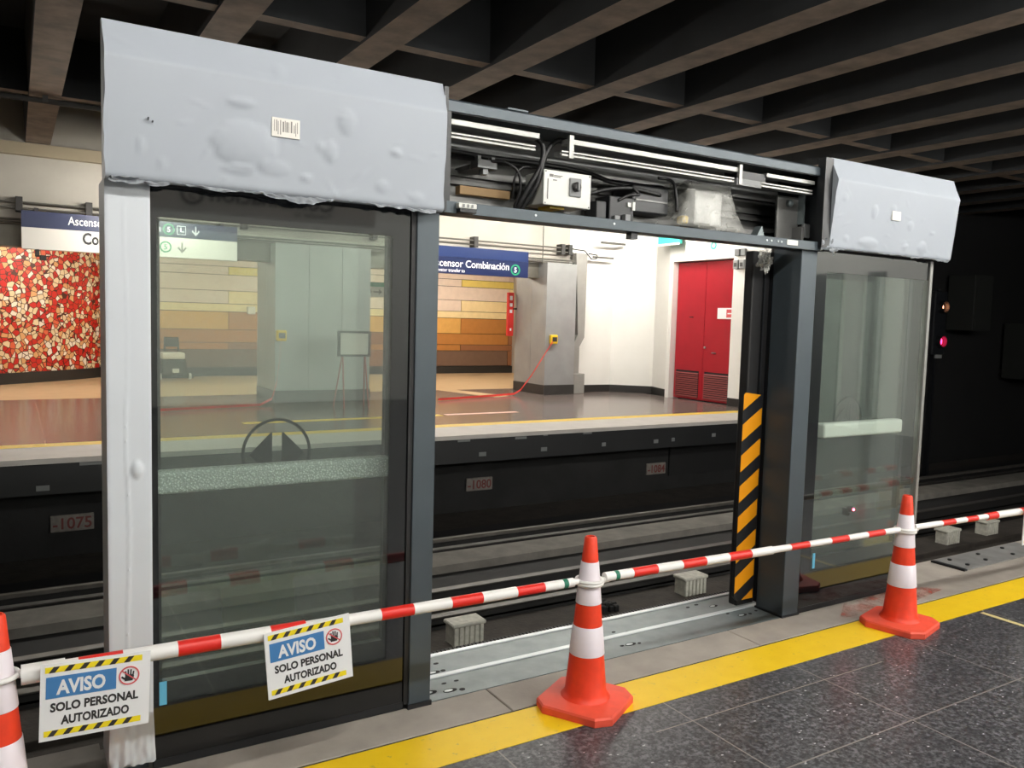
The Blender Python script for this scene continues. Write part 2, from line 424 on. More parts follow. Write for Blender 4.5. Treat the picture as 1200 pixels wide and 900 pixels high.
# ribbed insulators
def insulator(x, y, label):
    t = thing('insulator', label, 'insulator', (x, y, -1.24), 'ribbed insulators between the tracks')
    mb = MB(); pts = []
    for k in range(6):
        a = -.13+k*.052
        pts += [(a-.022, -.075), (a-.015, -.09), (a+.015, -.09), (a+.022, -.075)]
    back = [(.15, .08), (-.15, .08)]
    mb.prism(pts+back, 0, .17, 'Z'); mb.build('ribbed_body', 'insulator', t, local=True)
    MB().box(-.17, .17, -.1, .1, .165, .2, .01, 1).build('cap', 'insulator', t, local=True)
insulator(3.42, 6.3, 'pale ribbed insulator below the bar left of the middle cone')
insulator(6.22, 6.36, 'pale ribbed insulator beside the striped door edge')
insulator(10.95, 6.3, 'pale ribbed insulator just right of the right cone')
insulator(12.0, 6.34, 'pale ribbed insulator farthest right near the picture edge')
t = MB()
for k in range(26):
    a = random.random()*6.28; r = random.random()*.16
    t.box(5.05+r*math.cos(a)-.03, 5.05+r*math.cos(a)+.03, 6.36+r*.6*math.sin(a)-.03, 6.36+r*.6*math.sin(a)+.03, -1.245, -1.2+random.random()*.05, .01, 1)
o = t.build('oily_debris', 'hole_black'); tag(o, 'black heap of oily debris on the track bed behind the middle cone', 'debris')
# number plates on the far pit wall
def numplate(x, z, body, label, w=.46):
    t = thing('number_plate', label, 'number plate', (x, 10.88, z-.1), 'red numbered plates below the far platform')
    MB().box(x-w/2, x+w/2, 10.865, 10.9, z-.1, z+.1, .008, 1).build('plate', 'plate_grey', t)
    text('lettering', body, .19, (x-w/2+.02, 10.864, z-.065), 'plate_red', t, bold=.015, width=w-.05)
numplate(.555, -.9, '-1075', 'pale plate with red number 1075 left of the white column')
numplate(6.1, -.885, '-1080', 'pale plate with red number 1080 seen through the doorway')
numplate(9.68, -.9, '-1084', 'pale plate with red number 1084 near the striped door edge', .44)
for i, (x, z, wd, lab) in enumerate(((5.47, -.08, .2, 'thin grey tag at top of fascia nearest the left post'), (6.43, -.09, .2, 'second thin grey tag along top of the fascia'), (6.87, -.065, .08, 'small thin grey tag between two longer ones'),
     (7.66, -.075, .17, 'thin grey tag at top of fascia before its joint'), (5.78, -.3, .12, 'square grey tag low on fascia nearest the left post'), (6.85, -.29, .11, 'second square grey tag low on the fascia'),
     (7.99, -.28, .08, 'small square grey tag at middle of the fascia'), (9.08, -.29, .1, 'square grey tag above the plate numbered 1084'), (9.46, -.28, .07, 'small square grey tag just past the fascia joint'),
     (.24, -.335, .13, 'square grey tag left of the white column above plate 1075'), (.75, -.085, .3, 'long thin grey tag beside the white column'), (10.4, -.25, .09, 'square grey tag nearest the striped door edge'))):
    tag(bx('fascia_tag', 'tag_grey', (x-wd/2, x+wd/2, 10.228, 10.24, z-.022 if z > -.2 else z-.03, z+.018 if z > -.2 else z+.03), None, .002), lab, 'tag', 'grey tags on the far platform fascia')
# tunnel beyond the stations
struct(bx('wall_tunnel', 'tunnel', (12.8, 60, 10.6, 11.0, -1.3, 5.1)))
struct(bx('wall_tunnel_end', 'tunnel', (60, 60.4, 0, 11, -1.6, 5.1)))
for nm, d, lb in (('trackside_cabinet', (20, 20.7, 9.9, 10.5, .6, 1.9), 'dim grey cabinet on the dark tunnel wall right of the signal'), ('trackside_cabinet', (22.2, 23.3, 9.9, 10.5, .2, 1.1), 'low dim trackside cabinet farther along the tunnel wall'), ('trackside_cabinet', (17.6, 18.3, 9.9, 10.5, 1.7, 2.9), 'tall dim cabinet high on the tunnel wall')):
    t = thing(nm, lb, 'cabinet', (d[0], d[2], d[4])); bx('body', 'cabinet_dim', d, t, .02); bx('door', 'cabinet_dim', (d[0]+.05, d[1]-.05, d[2]-.015, d[2], d[4]+.06, d[5]-.06), t, .005)
    bx('bracket', 'rail_side', (d[0]+.1, d[1]-.1, d[3]-.01, 10.6, d[4]+.1, d[4]+.2), t)

# ------------------------------------------------------------------ ceiling (structure)
struct(bx('ceiling', 'slab', (-12, 60, -9.2, 26, 5.07, 5.3)))
ZB = 4.28
def dark_sides(o):                     # beam flanks take the darker slab material, soffits keep the lighter brown
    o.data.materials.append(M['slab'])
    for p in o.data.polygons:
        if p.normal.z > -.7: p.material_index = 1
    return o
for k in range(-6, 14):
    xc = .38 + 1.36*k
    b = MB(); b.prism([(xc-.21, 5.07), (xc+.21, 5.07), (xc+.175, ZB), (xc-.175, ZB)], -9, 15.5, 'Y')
    dark_sides(struct(b.build('ceiling_beam', 'soffit')))
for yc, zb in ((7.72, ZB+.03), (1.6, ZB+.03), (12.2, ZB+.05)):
    dark_sides(struct(MB().prism([(yc-.12, 5.07), (yc+.12, 5.07), (yc+.085, zb), (yc-.085, zb)], -12, 20, 'X').build('ceiling_cross_beam', 'soffit')))
t = thing('ceiling_pipe', 'dark pipe crossing under the ceiling beams at upper left', 'pipe', (.3, 12, 4.2))
MB().tube([(-8, 12.0, 4.22), (12, 12.0, 4.22)], .035).build('pipe_run', 'pipe_dark', t)
for xx in (-1.0, .38, 1.74): bx('pipe_clamp', 'pipe_dark', (xx-.03, xx+.03, 11.95, 12.05, 4.2, 4.3), t)

# ------------------------------------------------------------------ far platform (structure)
struct(bx('floor_far', 'far_floor', (-12, 12.8, 11.32, 16.85, -.3, 0)))
struct(bx('floor_far_hall', 'cream_floor', (-12, 13.4, 16.85, 26, -.3, 0)))
struct(bx('floor_far_edge', 'far_edge', (-12, 12.8, 10.18, 11.06, -.06, 0)))
struct(bx('floor_far_safety_line', 'far_yellow', (-12, 12.8, 11.06, 11.32, -.3, .001)))
struct(bx('floor_far_line', 'far_yellow', (2.9, 6.2, 12.35, 12.55, 0, .002)))
struct(bx('floor_far_line', 'line_pink', (6.3, 7.75, 12.42, 12.56, 0, .002)))
struct(MB().prism([(8.3, 16.86), (8.75, 16.86), (9.2, 15.2), (8.75, 14.95)], 0, .0015, 'Z').build('floor_far_line', 'cream_floor'))
# tiled wall of the hall
zs = [.22, .685, .866, 1.202, 1.666, 1.872, 2.206, 2.615, 2.83, 3.15]
row_tiles = [('t_brown', 't_dark'), ('t_brown', 't_ochre'), ('t_brown', 't_ochre'), ('t_ochre', 't_gold'), ('t_cream', 't_cream'), ('t_cream', 't_pale'), ('t_cream', 't_pale'), ('t_yellow', 't_pale'), ('t_pale', 't_pale')]
mats = ['t_pale', 't_cream', 't_gold', 't_ochre', 't_brown', 't_dark', 't_yellow', 'base_black']
bmw = bmesh.new()
def wbox(x0, x1, z0, z1, mi, y0=22.0):
    vs = [bmw.verts.new(p) for p in ((x0, y0, z0), (x1, y0, z0), (x1, y0, z1), (x0, y0, z1), (x0, y0+.06, z0), (x1, y0+.06, z0), (x1, y0+.06, z1), (x0, y0+.06, z1))]
    for f in ((0, 1, 2, 3), (0, 4, 5, 1), (3, 2, 6, 7), (0, 3, 7, 4), (1, 5, 6, 2)):
        fc = bmw.faces.new([vs[i] for i in f]); fc.material_index = mi
for r in range(len(zs)-1):
    first = 11.56-6*3.4 if r % 2 else 13.24-6*3.4
    for k in range(7):
        x0, x1 = max(first+3.4*k, 2.1), min(first+3.4*(k+1), 13.4)
        if x1 > x0+.1: wbox(x0+.008, x1-.008, zs[r]+.008, zs[r+1]-.008, mats.index(row_tiles[r][k % 2]))
wbox(2.1, 13.4, 0, .21, 7, 21.97)
bmesh.ops.recalc_face_normals(bmw, faces=bmw.faces[:])
me = bpy.data.meshes.new('wall_tiled'); bmw.to_mesh(me); bmw.free()
o = bpy.data.objects.new('wall_tiled', me); C.objects.link(o)
for n_ in mats: me.materials.append(M[n_])
struct(o)
struct(bx('wall_hall_back', 'base_black', (2.0, 13.6, 22.05, 22.3, 0, 4.2)))
struct(bx('wall_hall_right', 'wall_beige', (13.4, 13.6, 16.0, 22.3, 0, 4.2)))
struct(bx('ceiling_hall', 'wall_beige', (-12, 13.6, 16.0, 26, 3.5, 3.6)))
# curved mosaic wall
pts = [(-6.5, 18.2), (-4, 18.4), (-2, 19.0), (-.9, 19.72), (-.27, 20.19), (.19, 20.54), (.69, 20.95), (1.22, 21.45), (1.75, 22.05), (2.2, 22.8), (2.45, 23.6), (2.55, 25)]
def curve_wall(name, mat, z0, z1, off):
    b = bmesh.new(); f, k = [], []
    # resample smoothly
    P_ = []
    for i in range(len(pts)-1):
        p0 = Vector(pts[max(i-1, 0)]); p1 = Vector(pts[i]); p2 = Vector(pts[i+1]); p3 = Vector(pts[min(i+2, len(pts)-1)])
        for s in range(6):
            u = s/6; P_.append(.5*((2*p1)+(p2-p0)*u+(2*p0-5*p1+4*p2-p3)*u*u+(3*p1-p0-3*p2+p3)*u**3))
    P_.append(Vector(pts[-1])); rows_ = []
    for i, p in enumerate(P_):
        d = (P_[min(i+1, len(P_)-1)]-P_[max(i-1, 0)]).normalized(); nrm = Vector((d.y, -d.x))
        a = p+nrm*off; c = p-nrm*.25
        rows_.append([b.verts.new((a.x, a.y, z0)), b.verts.new((a.x, a.y, z1)), b.verts.new((c.x, c.y, z1)), b.verts.new((c.x, c.y, z0))])
    for i in range(len(rows_)-1):
        for j in range(4): b.faces.new((rows_[i][j], rows_[i+1][j], rows_[i+1][(j+1) % 4], rows_[i][(j+1) % 4]))
    bmesh.ops.recalc_face_normals(b, faces=b.faces[:])
    return struct(smooth_by_angle(MB().merge(b).build(name, mat)))
curve_wall('wall_mosaic', 'mosaic', .2, 3.5, 0)
curve_wall('baseboard_mosaic', 'base_black', 0, .24, .03)
# bulkhead above the columns, with ledge and metal band
struct(bx('wall_bulkhead', 'wall_beige', (-12, 10.92, 15.5, 15.9, 2.98, 5.07)))
struct(MB().prism([(15.5, 4.06), (15.42, 4.07), (15.42, 4.26), (15.5, 4.27)], -12, 10.92, 'X').build('trim_ledge', 'ledge'))
struct(bx('lintel_band', 'band_metal', (-12, 10.2, 15.55, 15.95, 2.62, 2.985)))
# far columns
def column(x0, x1, label, joints):
    t = thing('clad_column', label, 'column', ((x0+x1)/2, 15.9, 0)); t['kind'] = 'structure'
    mb = MB(); y0, y1 = 15.2, 16.5
    mb.box(x0+.01, x1-.01, y0+.01, y1, .2, 2.95); mb.build('core', 'column_panel', t)
    e = [x0]+joints+[x1]
    for a, b_ in zip(e, e[1:]): bx('cladding_panel', 'column_panel', (a+.004, b_-.004, y0, y0+.012, .22, 2.95), t, .003)
    bx('cladding_panel', 'column_panel', (x0, x0+.012, y0, y0+.6, .22, 2.95), t, .003); bx('cladding_panel', 'column_panel', (x0, x0+.012, y0+.608, y1, .22, 2.95), t, .003)
    bx('plinth', 'column_base', (x0-.01, x1+.01, y0-.015, y1+.01, 0, .22), t, .004); return t
column(4.12, 5.98, 'wide grey clad column behind the left glass panel', [4.75, 5.4])
column(10.12, 10.93, 'grey clad column left of the white alcove', [])
# white walls of the alcove
def wall_seg(name, p, q, z0, z1, mat, th=.2):
    p, q = Vector(p), Vector(q); d = (q-p).normalized(); n_ = Vector((-d.y, d.x))*th
    if n_.dot(Vector((0, 0))-p) > 0: n_ = -n_
    return struct(MB().prism([p, q, q+n_, p+n_], z0, z1, 'Z').build(name, mat))
for (p, q) in (((10.9, 15.6), (12.25, 15.55)), ((12.25, 15.55), (12.98, 14.85)), ((12.98, 14.85), (12.68, 13.98))):
    wall_seg('wall_alcove', p, q, 0, 5.07, 'wall_white'); d = (Vector(q)-Vector(p)).normalized()
    n_ = Vector((d.y, -d.x))*.015
    if n_.dot(-Vector(p)) < 0: n_ = -n_
    wall_seg('baseboard_alcove', Vector(p)+n_, Vector(q)+n_, 0, .17, 'base_black', .03)
struct(bx('wall_end', 'wall_white', (12.64, 12.95, 13.9, 14.02, 0, 5.07)))
struct(bx('wall_end', 'wall_white', (12.64, 12.95, 10.22, 12.1, 0, 5.07)))
struct(bx('wall_end', 'wall_white', (12.64, 12.95, 12.1, 13.9, 3.05, 5.07)))
struct(bx('baseboard_end', 'base_black', (12.625, 12.64, 10.22, 12.1, 0, .17)))
struct(bx('wall_end_pit', 'tunnel', (12.64, 13.0, 10.24, 11.3, -1.3, 0)))
# red double door, louvred below
d = thing('door_1', 'red double door', 'door', (12.8, 13, 0)); del d['label']; del d['category']; d['kind'] = 'structure'
for y0, y1 in ((12.12, 12.995), (13.005, 13.88)):
    lf = bx('door_leaf', 'door_red', (12.78, 12.82, y0, y1, .02, 3.03), d, .004)
    mb = MB(); z = .07
    while z < .62:
        mb.prism([(12.752, z), (12.772, z+.024), (12.775, z+.03), (12.755, z+.006)], y0+.1, y1-.06, 'Y'); z += .046
    bx('louvre_recess', 'hole_black', (12.776, 12.781, y0+.1, y1-.06, .06, .65), lf)
    mb.build('louvre', 'door_louvre', lf)
bx('door_handle', 'aluminium', (12.74, 12.78, 12.92, 12.96, 1.15, 1.2), d, .01)
bx('door_handle', 'aluminium', (12.735, 12.78, 12.62, 12.72, 1.06, 1.08), d, .006)
bx('door_stop', 'black_metal', (12.76, 12.78, 13.35, 13.45, 1.82, 1.84), d)
t = thing('door_notice', 'white notice with red square on the right door leaf', 'notice', (12.77, 12.4, 1.8))
bx('sheet', 'sign_white', (12.768, 12.776, 12.15, 12.62, 1.8, 2.03), t); bx('red_square', 'sign_red', (12.766, 12.769, 12.19, 12.36, 1.83, 2.0), t)
bx('mark', 'sign_white', (12.764, 12.767, 12.22, 12.33, 1.9, 1.925), t)
t = thing('exit_sign', 'teal and white exit sign hung above the alcove left of red door', 'sign', (12.5, 13.85, 3.4))
bx('panel', 'teal', (12.42, 12.5, 13.5, 14.2, 3.42, 3.8), t, .004); bx('bottom_stripe', 'sign_white', (12.412, 12.421, 13.5, 14.2, 3.4, 3.44), t)
bx('bracket', 'aluminium', (12.45, 12.64, 13.96, 14.0, 3.6, 3.64), t)
o = flat_ring(MB(), 0, 0, .05, .085, -.004, .004, 24).bm; b2 = MB(); me = bpy.data.meshes.new('q'); o.to_mesh(me); b2.bm.from_mesh(me); b2.bm.transform(Matrix.Translation((12.635, 12.69, 3.34)) @ Matrix.Rotation(R(90), 4, 'Z'))
tag(b2.build('ring_sticker', 'teal'), 'small teal ring sticker on the white wall above the red door', 'sticker')
t = thing('switch_boxes', 'pair of small grey boxes mounted right of the red door', 'switch box', (12.6, 11.9, 2.85))
for y in (11.76, 11.92): bx('upper_box', 'switch_grey', (12.58, 12.64, y, y+.12, 3.08, 3.22), t, .008); bx('lower_box', 'column_panel', (12.56, 12.64, y, y+.13, 2.82, 3.0), t, .008); bx('lens', 'sign_black', (12.555, 12.561, y+.03, y+.1, 2.86, 2.94), t)
tag(bx('wall_bracket', 'pipe_grey', (11.6, 12.3, 15.2, 15.24, 3.47, 3.52)), 'grey rod bracket sticking out high on the alcove wall', 'bracket')
tag(bx('wall_bracket', 'pipe_grey', (11.45, 12.05, 15.3, 15.34, 3.14, 3.18)), 'grey rod bracket at the conduit end by the duct', 'bracket')

# far platform things ------------------------------------------------------------------
t = thing('conduit_rack', 'row of grey conduits on brackets along the bulkhead', 'conduit rack', (3, 15.3, 2.95))
for z, r_ in ((3.305, .016), (3.215, .014), (3.03, .02), (2.985, .014)): MB().tube([(-9, 15.33, z), (10.9, 15.33, z)], r_, 8).build('conduit', 'pipe_grey', t)
for x in (-4.6, -2.2, .1, 1.09, 3.6, 6.1, 8.36, 10.6, 10.8): bx('rack_bracket', 'pipe_dark', (x-.05, x+.05, 15.29, 15.5, 3.16, 3.39), t, .004)
MB().tube([(10.05, 15.3, 2.9), (10.05, 15.3, 4.05)], .012, 8).build('vertical_conduit', 'pipe_grey', t)
MB().tube([(10.9, 15.33, 3.3), (11.2, 15.3, 3.28), (11.36, 15.25, 3.1), (11.5, 15.25, 3.12), (11.55, 15.28, 3.2), (11.3, 15.28, 3.22)], .014, 8).build('loose_cable', 'pipe_dark', t)
t = thing('cable_duct', 'pale grey cable duct bending down beside the right column', 'duct', (11.1, 15.45, 0))
MB().prism([(10.98, 3.22), (11.3, 3.22), (11.28, 1.3), (11.15, 1.08), (11.15, 0.46), (10.97, .46), (10.97, 1.12), (11.1, 1.36)], 15.32, 15.5, 'Y').build('duct_run', 'duct_grey', t)
bx('duct_foot', 'duct_grey', (10.95, 11.3, 15.28, 15.5, 0, .46), t, .01)
MB().tube([(10.98, 15.42, 3.0), (10.99, 15.42, 1.9), (10.95, 15.42, 1.2), (10.95, 15.42, .7), (11.0, 15.42, .5)], .02, 8).build('side_cable', 'pipe_dark', t)
bx('side_clip', 'pipe_dark', (10.93, 11.0, 15.38, 15.46, 1.7, 1.78), t); bx('side_clip', 'pipe_dark', (10.96, 11.03, 15.38, 15.46, 2.62, 2.8), t)
# station signs
def ring_number(parent, x, z, y, r, num, mr, mt):
    flat_ring(MB(), x, z, r*.74, r, y-.003, y+.003, 32).build('line_ring', mr, parent)
    text('line_number', num, r*1.25, (x, y-.002, z-r*.45), mt, parent, align='CENTER', bold=.02)
def arrow_down(parent, x, z, y, h, mat):
    MB().box(x-h*.07, x+h*.07, y-.003, y+.002, z-h*.42, z+h*.5).prism([(x-h*.42, z-h*.02), (x-h*.3, z+h*.08), (x, z-h*.3), (x+h*.3, z+h*.08), (x+h*.42, z-h*.02), (x, z-h*.5)], y-.003, y+.002).build('arrow', mat, parent)
t = thing('station_sign', 'long blue over white station sign behind the white column', 'sign', (1.75, 14.95, 2.54), 'hanging station signs')
bx('sign_box', 'station_white', (.12, 3.37, 14.9, 15.02, 2.55, 3.14), t, .005)
bx('blue_band', 'station_blue', (.12, 3.37, 14.894, 14.902, 2.885, 3.14), t)
text('lettering', 'Ascensor Combinación', .19, (.76, 14.892, 2.965), 'text_white', t, width=1.36, bold=.006)
text('lettering', 'Combinación', .25, (.96, 14.897, 2.68), 'text_black', t, width=1.0, bold=.03)
text('lettering', 'Transfer to', .09, (1.2, 14.897, 2.585), 'text_grey', t, bold=.005)
ring_number(t, 2.25, 3.015, 14.892, .095, '5', 'ring_green', 'text_white'); ring_number(t, 2.2, 2.72, 14.897, .095, '5', 'ring_green', 'ring_green')
mb = MB()
for a in ((2.38, 2.52, 3.075, 3.085), (2.38, 2.52, 2.935, 2.945), (2.38, 2.388, 2.935, 3.085), (2.512, 2.52, 2.935, 3.085), (2.43, 2.45, 2.98, 3.06), (2.43, 2.49, 2.98, 2.995)): mb.box(a[0], a[1], 14.889, 14.895, a[2], a[3])
mb.build('lift_symbol', 'text_white', t)
arrow_down(t, 2.68, 3.012, 14.892, .16, 'text_white'); arrow_down(t, 2.46, 2.72, 14.897, .18, 'text_grey')
bx('mount_arm', 'pipe_dark', (.3, .36, 14.97, 15.33, 3.1, 3.2), t); bx('mount_arm', 'pipe_dark', (3.1, 3.16, 14.97, 15.33, 3.1, 3.2), t)
MB().box(.3, .36, 14.86, 15.0, 2.44, 2.55, .01).box(.36, .45, 14.8, 14.9, 2.38, 2.46, .01).build('camera_bracket', 'pipe_dark', t)
t = thing('station_sign', 'blue lift and transfer sign seen through the open doorway', 'sign', (8.1, 14.95, 2.55), 'hanging station signs')
bx('sign_box', 'station_blue', (6.75, 9.42, 14.9, 15.02, 2.56, 3.11), t, .005)
bx('upper_panel', 'station_blue_light', (6.75, 9.42, 14.893, 14.902, 2.895, 3.11), t); bx('lower_panel', 'station_blue', (6.75, 9.42, 14.893, 14.902, 2.56, 2.885), t)
text('lettering', 'Ascensor Combinación', .21, (7.1, 14.891, 2.70), 'text_white', t, width=1.84, bold=.004)
text('lettering', 'Elevator transfer to', .1, (7.2, 14.891, 2.595), 'text_white', t, bold=.004, width=.68)
ring_number(t, 9.1, 2.715, 14.891, .115, '5', 'ring_green', 'text_white')
bx('mount_arm', 'pipe_dark', (7.0, 7.06, 14.97, 15.33, 3.0, 3.1), t); bx('mount_arm', 'pipe_dark', (9.0, 9.06, 14.97, 15.33, 3.0, 3.1), t)
t = thing('direction_sign', 'green and white transfer sign deep in the hall right of wide column', 'sign', (7.4, 18, 2.18))
bx('sign_box', 'station_white', (6.7, 8.1, 18, 18.08, 2.1, 2.44), t, .004); bx('green_band', 'ring_green', (6.7, 8.1, 17.994, 18.002, 2.34, 2.44), t)
ring_number(t, 7.02, 2.22, 17.994, .08, '6', 'text_grey', 'text_grey')
MB().prism([(7.15, 2.205), (7.3, 2.205), (7.26, 2.16), (7.29, 2.16), (7.36, 2.22), (7.29, 2.28), (7.26, 2.28), (7.3, 2.235), (7.15, 2.235)], 17.99, 17.997).build('arrow', 'text_grey', t)
MB().tube([(7.9, 18.04, 2.44), (7.9, 18.04, 3.5)], .015, 8).tube([(6.9, 18.04, 2.44), (6.9, 18.04, 3.5)], .015, 8).build('hanger', 'pipe_grey', t)
t = thing('vertical_sign', 'narrow red vertical sign with white marks left of right column', 'sign', (10.0, 16.62, 1.28))
bx('panel', 'vertical_red', (9.94, 10.1, 16.55, 16.62, 1.28, 2.3), t, .003)
MB().box(9.985, 10.055, 16.543, 16.552, 2.12, 2.22).box(9.985, 10.055, 16.543, 16.552, 1.97, 2.05).box(9.985, 10.055, 16.543, 16.552, 1.82, 1.9).box(10.0, 10.04, 16.543, 16.552, 1.4, 1.46).build('white_marks', 'text_white', t)
bx('bracket', 'pipe_dark', (10.08, 10.14, 16.45, 16.62, 1.9, 1.94), t)
# belt barrier units and tapes
def belt(x, y, z, face, label, pts, tlabel):
    t = thing('belt_barrier_unit', label, 'belt barrier', (x, y, z), 'yellow belt units on the columns')
    bx('housing', 'belt_yellow', (x-.09, x+.09, y-.1, y, z, z+.2), t, .02); bx('belt_mouth', 'sign_black', (x-.06, x+.06, y-.106, y-.098, z+.05, z+.15), t); bx('wall_plate', 'pipe_dark', (x-.05, x+.05, y, y+.012, z+.03, z+.17), t)
    b = bmesh.new(); vs = []
    for p in pts: p = Vector(p); vs.append((b.verts.new(p+Vector((0, 0, .022))), b.verts.new(p-Vector((0, 0, .022)))))
    for a, c in zip(vs, vs[1:]): b.faces.new((a[0], c[0], c[1], a[1]))
    bmesh.ops.solidify(b, geom=b.faces[:], thickness=.006); bmesh.ops.recalc_face_normals(b, faces=b.faces[:])
    tag(MB().merge(b).build('barrier_tape', 'tape_red'), tlabel, 'tape', 'red barrier tapes')
belt(10.3, 15.19, 1.15, 0, 'yellow belt unit on the column by the white alcove', [(10.24, 15.08, 1.2), (10.0, 15.1, .85), (9.75, 15.15, .45), (9.5, 15.2, .12), (9.35, 15.22, .04), (8.6, 15.0, .035), (7.2, 14.6, .035)], 'red tape hanging from the right column to the floor')
belt(4.22, 15.19, 1.15, 0, 'yellow belt unit on the wide column behind left glass', [(4.2, 15.07, 1.2), (4.15, 15.0, .8), (4.1, 15.0, .4), (4.0, 14.95, .1), (3.7, 14.6, .035), (2.7, 14.4, .035), (2.0, 14.25, .035)], 'red tape trailing across the floor behind the left glass')
# notice stand
t = thing('notice_stand', 'framed white notice board on thin red legs before wide column', 'notice stand', (5.2, 14, 0))
bx('board', 'station_white', (4.95, 5.48, 13.99, 14.0, .95, 1.34), t)
MB().box(4.9, 5.52, 13.98, 14.02, 1.34, 1.38, .005).box(4.9, 5.52, 13.98, 14.02, .92, .96, .005).box(4.9, 4.95, 13.98, 14.02, .92, 1.38, .005).box(5.47, 5.52, 13.98, 14.02, .92, 1.38, .005).build('board_frame', 'machine_dark', t)
for x, dx in ((5.0, -.02), (5.42, .02)):
    MB().tube([(x, 14.01, .95), (x+dx, 13.85, 0)], .014, 8).build('leg', 'stand_red', t); MB().tube([(x, 14.03, .95), (x+dx*4, 14.25, 0)], .014, 8).build('leg', 'stand_red', t)
# cleaning machine
t = thing('floor_cleaning_machine', 'dark wheeled cleaning machine with white lid in the hall', 'cleaning machine', (3.25, 21, 0))
bx('body', 'machine_dark', (2.98, 3.52, 20.75, 21.3, .12, .5), t, .05); bx('lid', 'station_white', (2.98, 3.5, 20.78, 21.25, .5, .66), t, .04)
MB().tube([(3.1, 21.25, .6), (3.12, 21.35, 1.0), (3.42, 21.35, 1.0), (3.42, 21.25, .6)], .025, 8).build('handle', 'machine_dark', t)
bx('control_panel', 'machine_dark', (3.12, 3.42, 21.28, 21.36, .78, .98), t, .01)
for x in (2.95, 3.62): MB().lathe([(.06, -.03), (.075, -.02), (.075, .02), (.06, .03)], 0, 0, 16, mat=Matrix.Translation((x, 20.9, .085)) @ Matrix.Rotation(R(90), 4, 'Y')).build('wheel', 'station_white', t)
bx('front_badge', 'station_white', (3.2, 3.35, 20.74, 20.752, .18, .28), t); bx('squeegee', 'machine_dark', (2.9, 3.7, 20.85, 20.95, .04, .14), t, .01)
tag(bx('wall_box', 'station_white', (5.22, 5.42, 21.88, 22.0, 1.62, 1.82), None, .02), 'small white box on tiled wall left of the wide column', 'wall box')

# ------------------------------------------------------------------ lamps
def lamp(x0, x1, y, z, tube, label, group):
    t = thing('fluorescent_light', label, 'light', ((x0+x1)/2, y, z), group)
    MB().prism([(y-.12, z), (y+.12, z), (y+.07, z+.09), (y-.07, z+.09)], x0, x1, 'X').build('housing', 'box_white', t)
    MB().tube([(x0+.03, y, z-.05), (x1-.03, y, z-.05)], .03, 12).build('tube', tube, t)
    for xe in (x0+.02, x1-.05): bx('lamp_holder', 'box_white', (xe, xe+.03, y-.03, y+.03, z-.085, z), t, .004)
    MB().tube([(x0+.2, y, z+.09), (x0+.2, y, 5.07)], .008, 6).tube([(x1-.2, y, z+.09), (x1-.2, y, 5.07)], .008, 6).build('hanger', 'pipe_dark', t)
for y, z, xs_ in ((.2, 3.9, (-.2, 2.0, 4.2, 6.4, 8.6, 10.4)), (-5.6, 3.7, (.6, 2.8, 5.0, 7.2, 9.4)), (-3.0, 3.6, (8.6, 10.4))):  # short right-hand row added to brighten the end wall mirrored in the glass
  for x in xs_: lamp(x, x+1.5, y, z, 'tube_near', 'unseen fluorescent tube light over the near platform', 'tube lights over the near platform')
for x in (-5.6, 1.3, 6.4, 8.6, 10.8): lamp(x, x+1.5, 13.4, 3.42 if x == 1.3 else 4.02, 'tube_far', 'twin fluorescent tube light over the far platform', 'tube lights over the far platform')
def hall_lamp(x0, x1, y, z):
    t = thing('fluorescent_light', 'twin fluorescent tube light in the hall behind the columns', 'light', ((x0+x1)/2, y, z), 'tube lights in the hall')
    bx('housing', 'box_white', (x0, x1, y-.12, y+.12, z, 3.5), t)
    for dy in (-.05, .05): MB().tube([(x0+.03, y+dy, z-.022), (x1-.03, y+dy, z-.022)], .018, 8).build('tube', 'tube_hall', t)
for x in (-.4, 2.6, 6.2, 8.4, 10.6): hall_lamp(x, x+1.5, 18.6, 3.4)

# ------------------------------------------------------------------ platform screen doors
YF = 3.07
# galvanised threshold: two strips with slots and bright nosing
def sill(y0, y1, label, holes):
    t = thing('threshold_strip', label, 'threshold', (2.6, (y0+y1)/2, -.02), 'galvanised threshold strips')
    bx('plate', 'galvanised', (1.40, 3.86, y0, y1-.032, -.02, .001), t)
    MB().box(1.40, 3.86, y1-.031, y1, -.02, .006, .003, 1).build('raised_nosing', 'galvanised_edge', t)
    for (x, y, a, b_) in holes: 
        mb = MB(); mb.prism([(x+a*math.cos(q*math.pi/8), y+b_*math.sin(q*math.pi/8)) for q in range(16)], .0008, .0022, 'Z'); mb.build('slot', 'hole_black', t)
        if a > .02: 
            MB().prism([(x-.008+a*.62*math.cos(q*math.pi/8), y+b_*.6*math.sin(q*math.pi/8)) for q in range(16)], .002, .003, 'Z').build('bolt_head', 'galvanised_edge', t)
sill(3.068, 3.297, 'galvanised threshold strip next to the platform coping', [(1.54, 3.147, .035, .016), (1.683, 3.11, .014, .012), (1.63, 3.125, .034, .016), (1.637, 3.2, .012, .007), (1.70, 3.2, .012, .007), (2.637, 3.164, .012, .008), (2.69, 3.16, .034, .015), (2.74, 3.15, .01, .008), (3.482, 3.25, .012, .008), (3.541, 3.194, .034, .015), (3.60, 3.19, .012, .01), (3.667, 3.207, .01, .008)])
sill(3.30, 3.515, 'galvanised threshold strip nearest the track', [(1.645, 3.325, .034, .015), (1.694, 3.325, .013, .01), (1.699, 3.41, .014, .008), (2.714, 3.331, .012, .008), (2.78, 3.30, .01, .007), (2.643, 3.395, .012, .008), (3.346, 3.433, .013, .008), (3.423, 3.443, .015, .009), (3.694, 3.405, .014, .009), (3.5, 3.38, .03, .014)])
mb = MB(); x = 1.4
while x < 3.86: mb.box(x, x+.014, 3.516, 3.56, -.03, -.004); x += .022
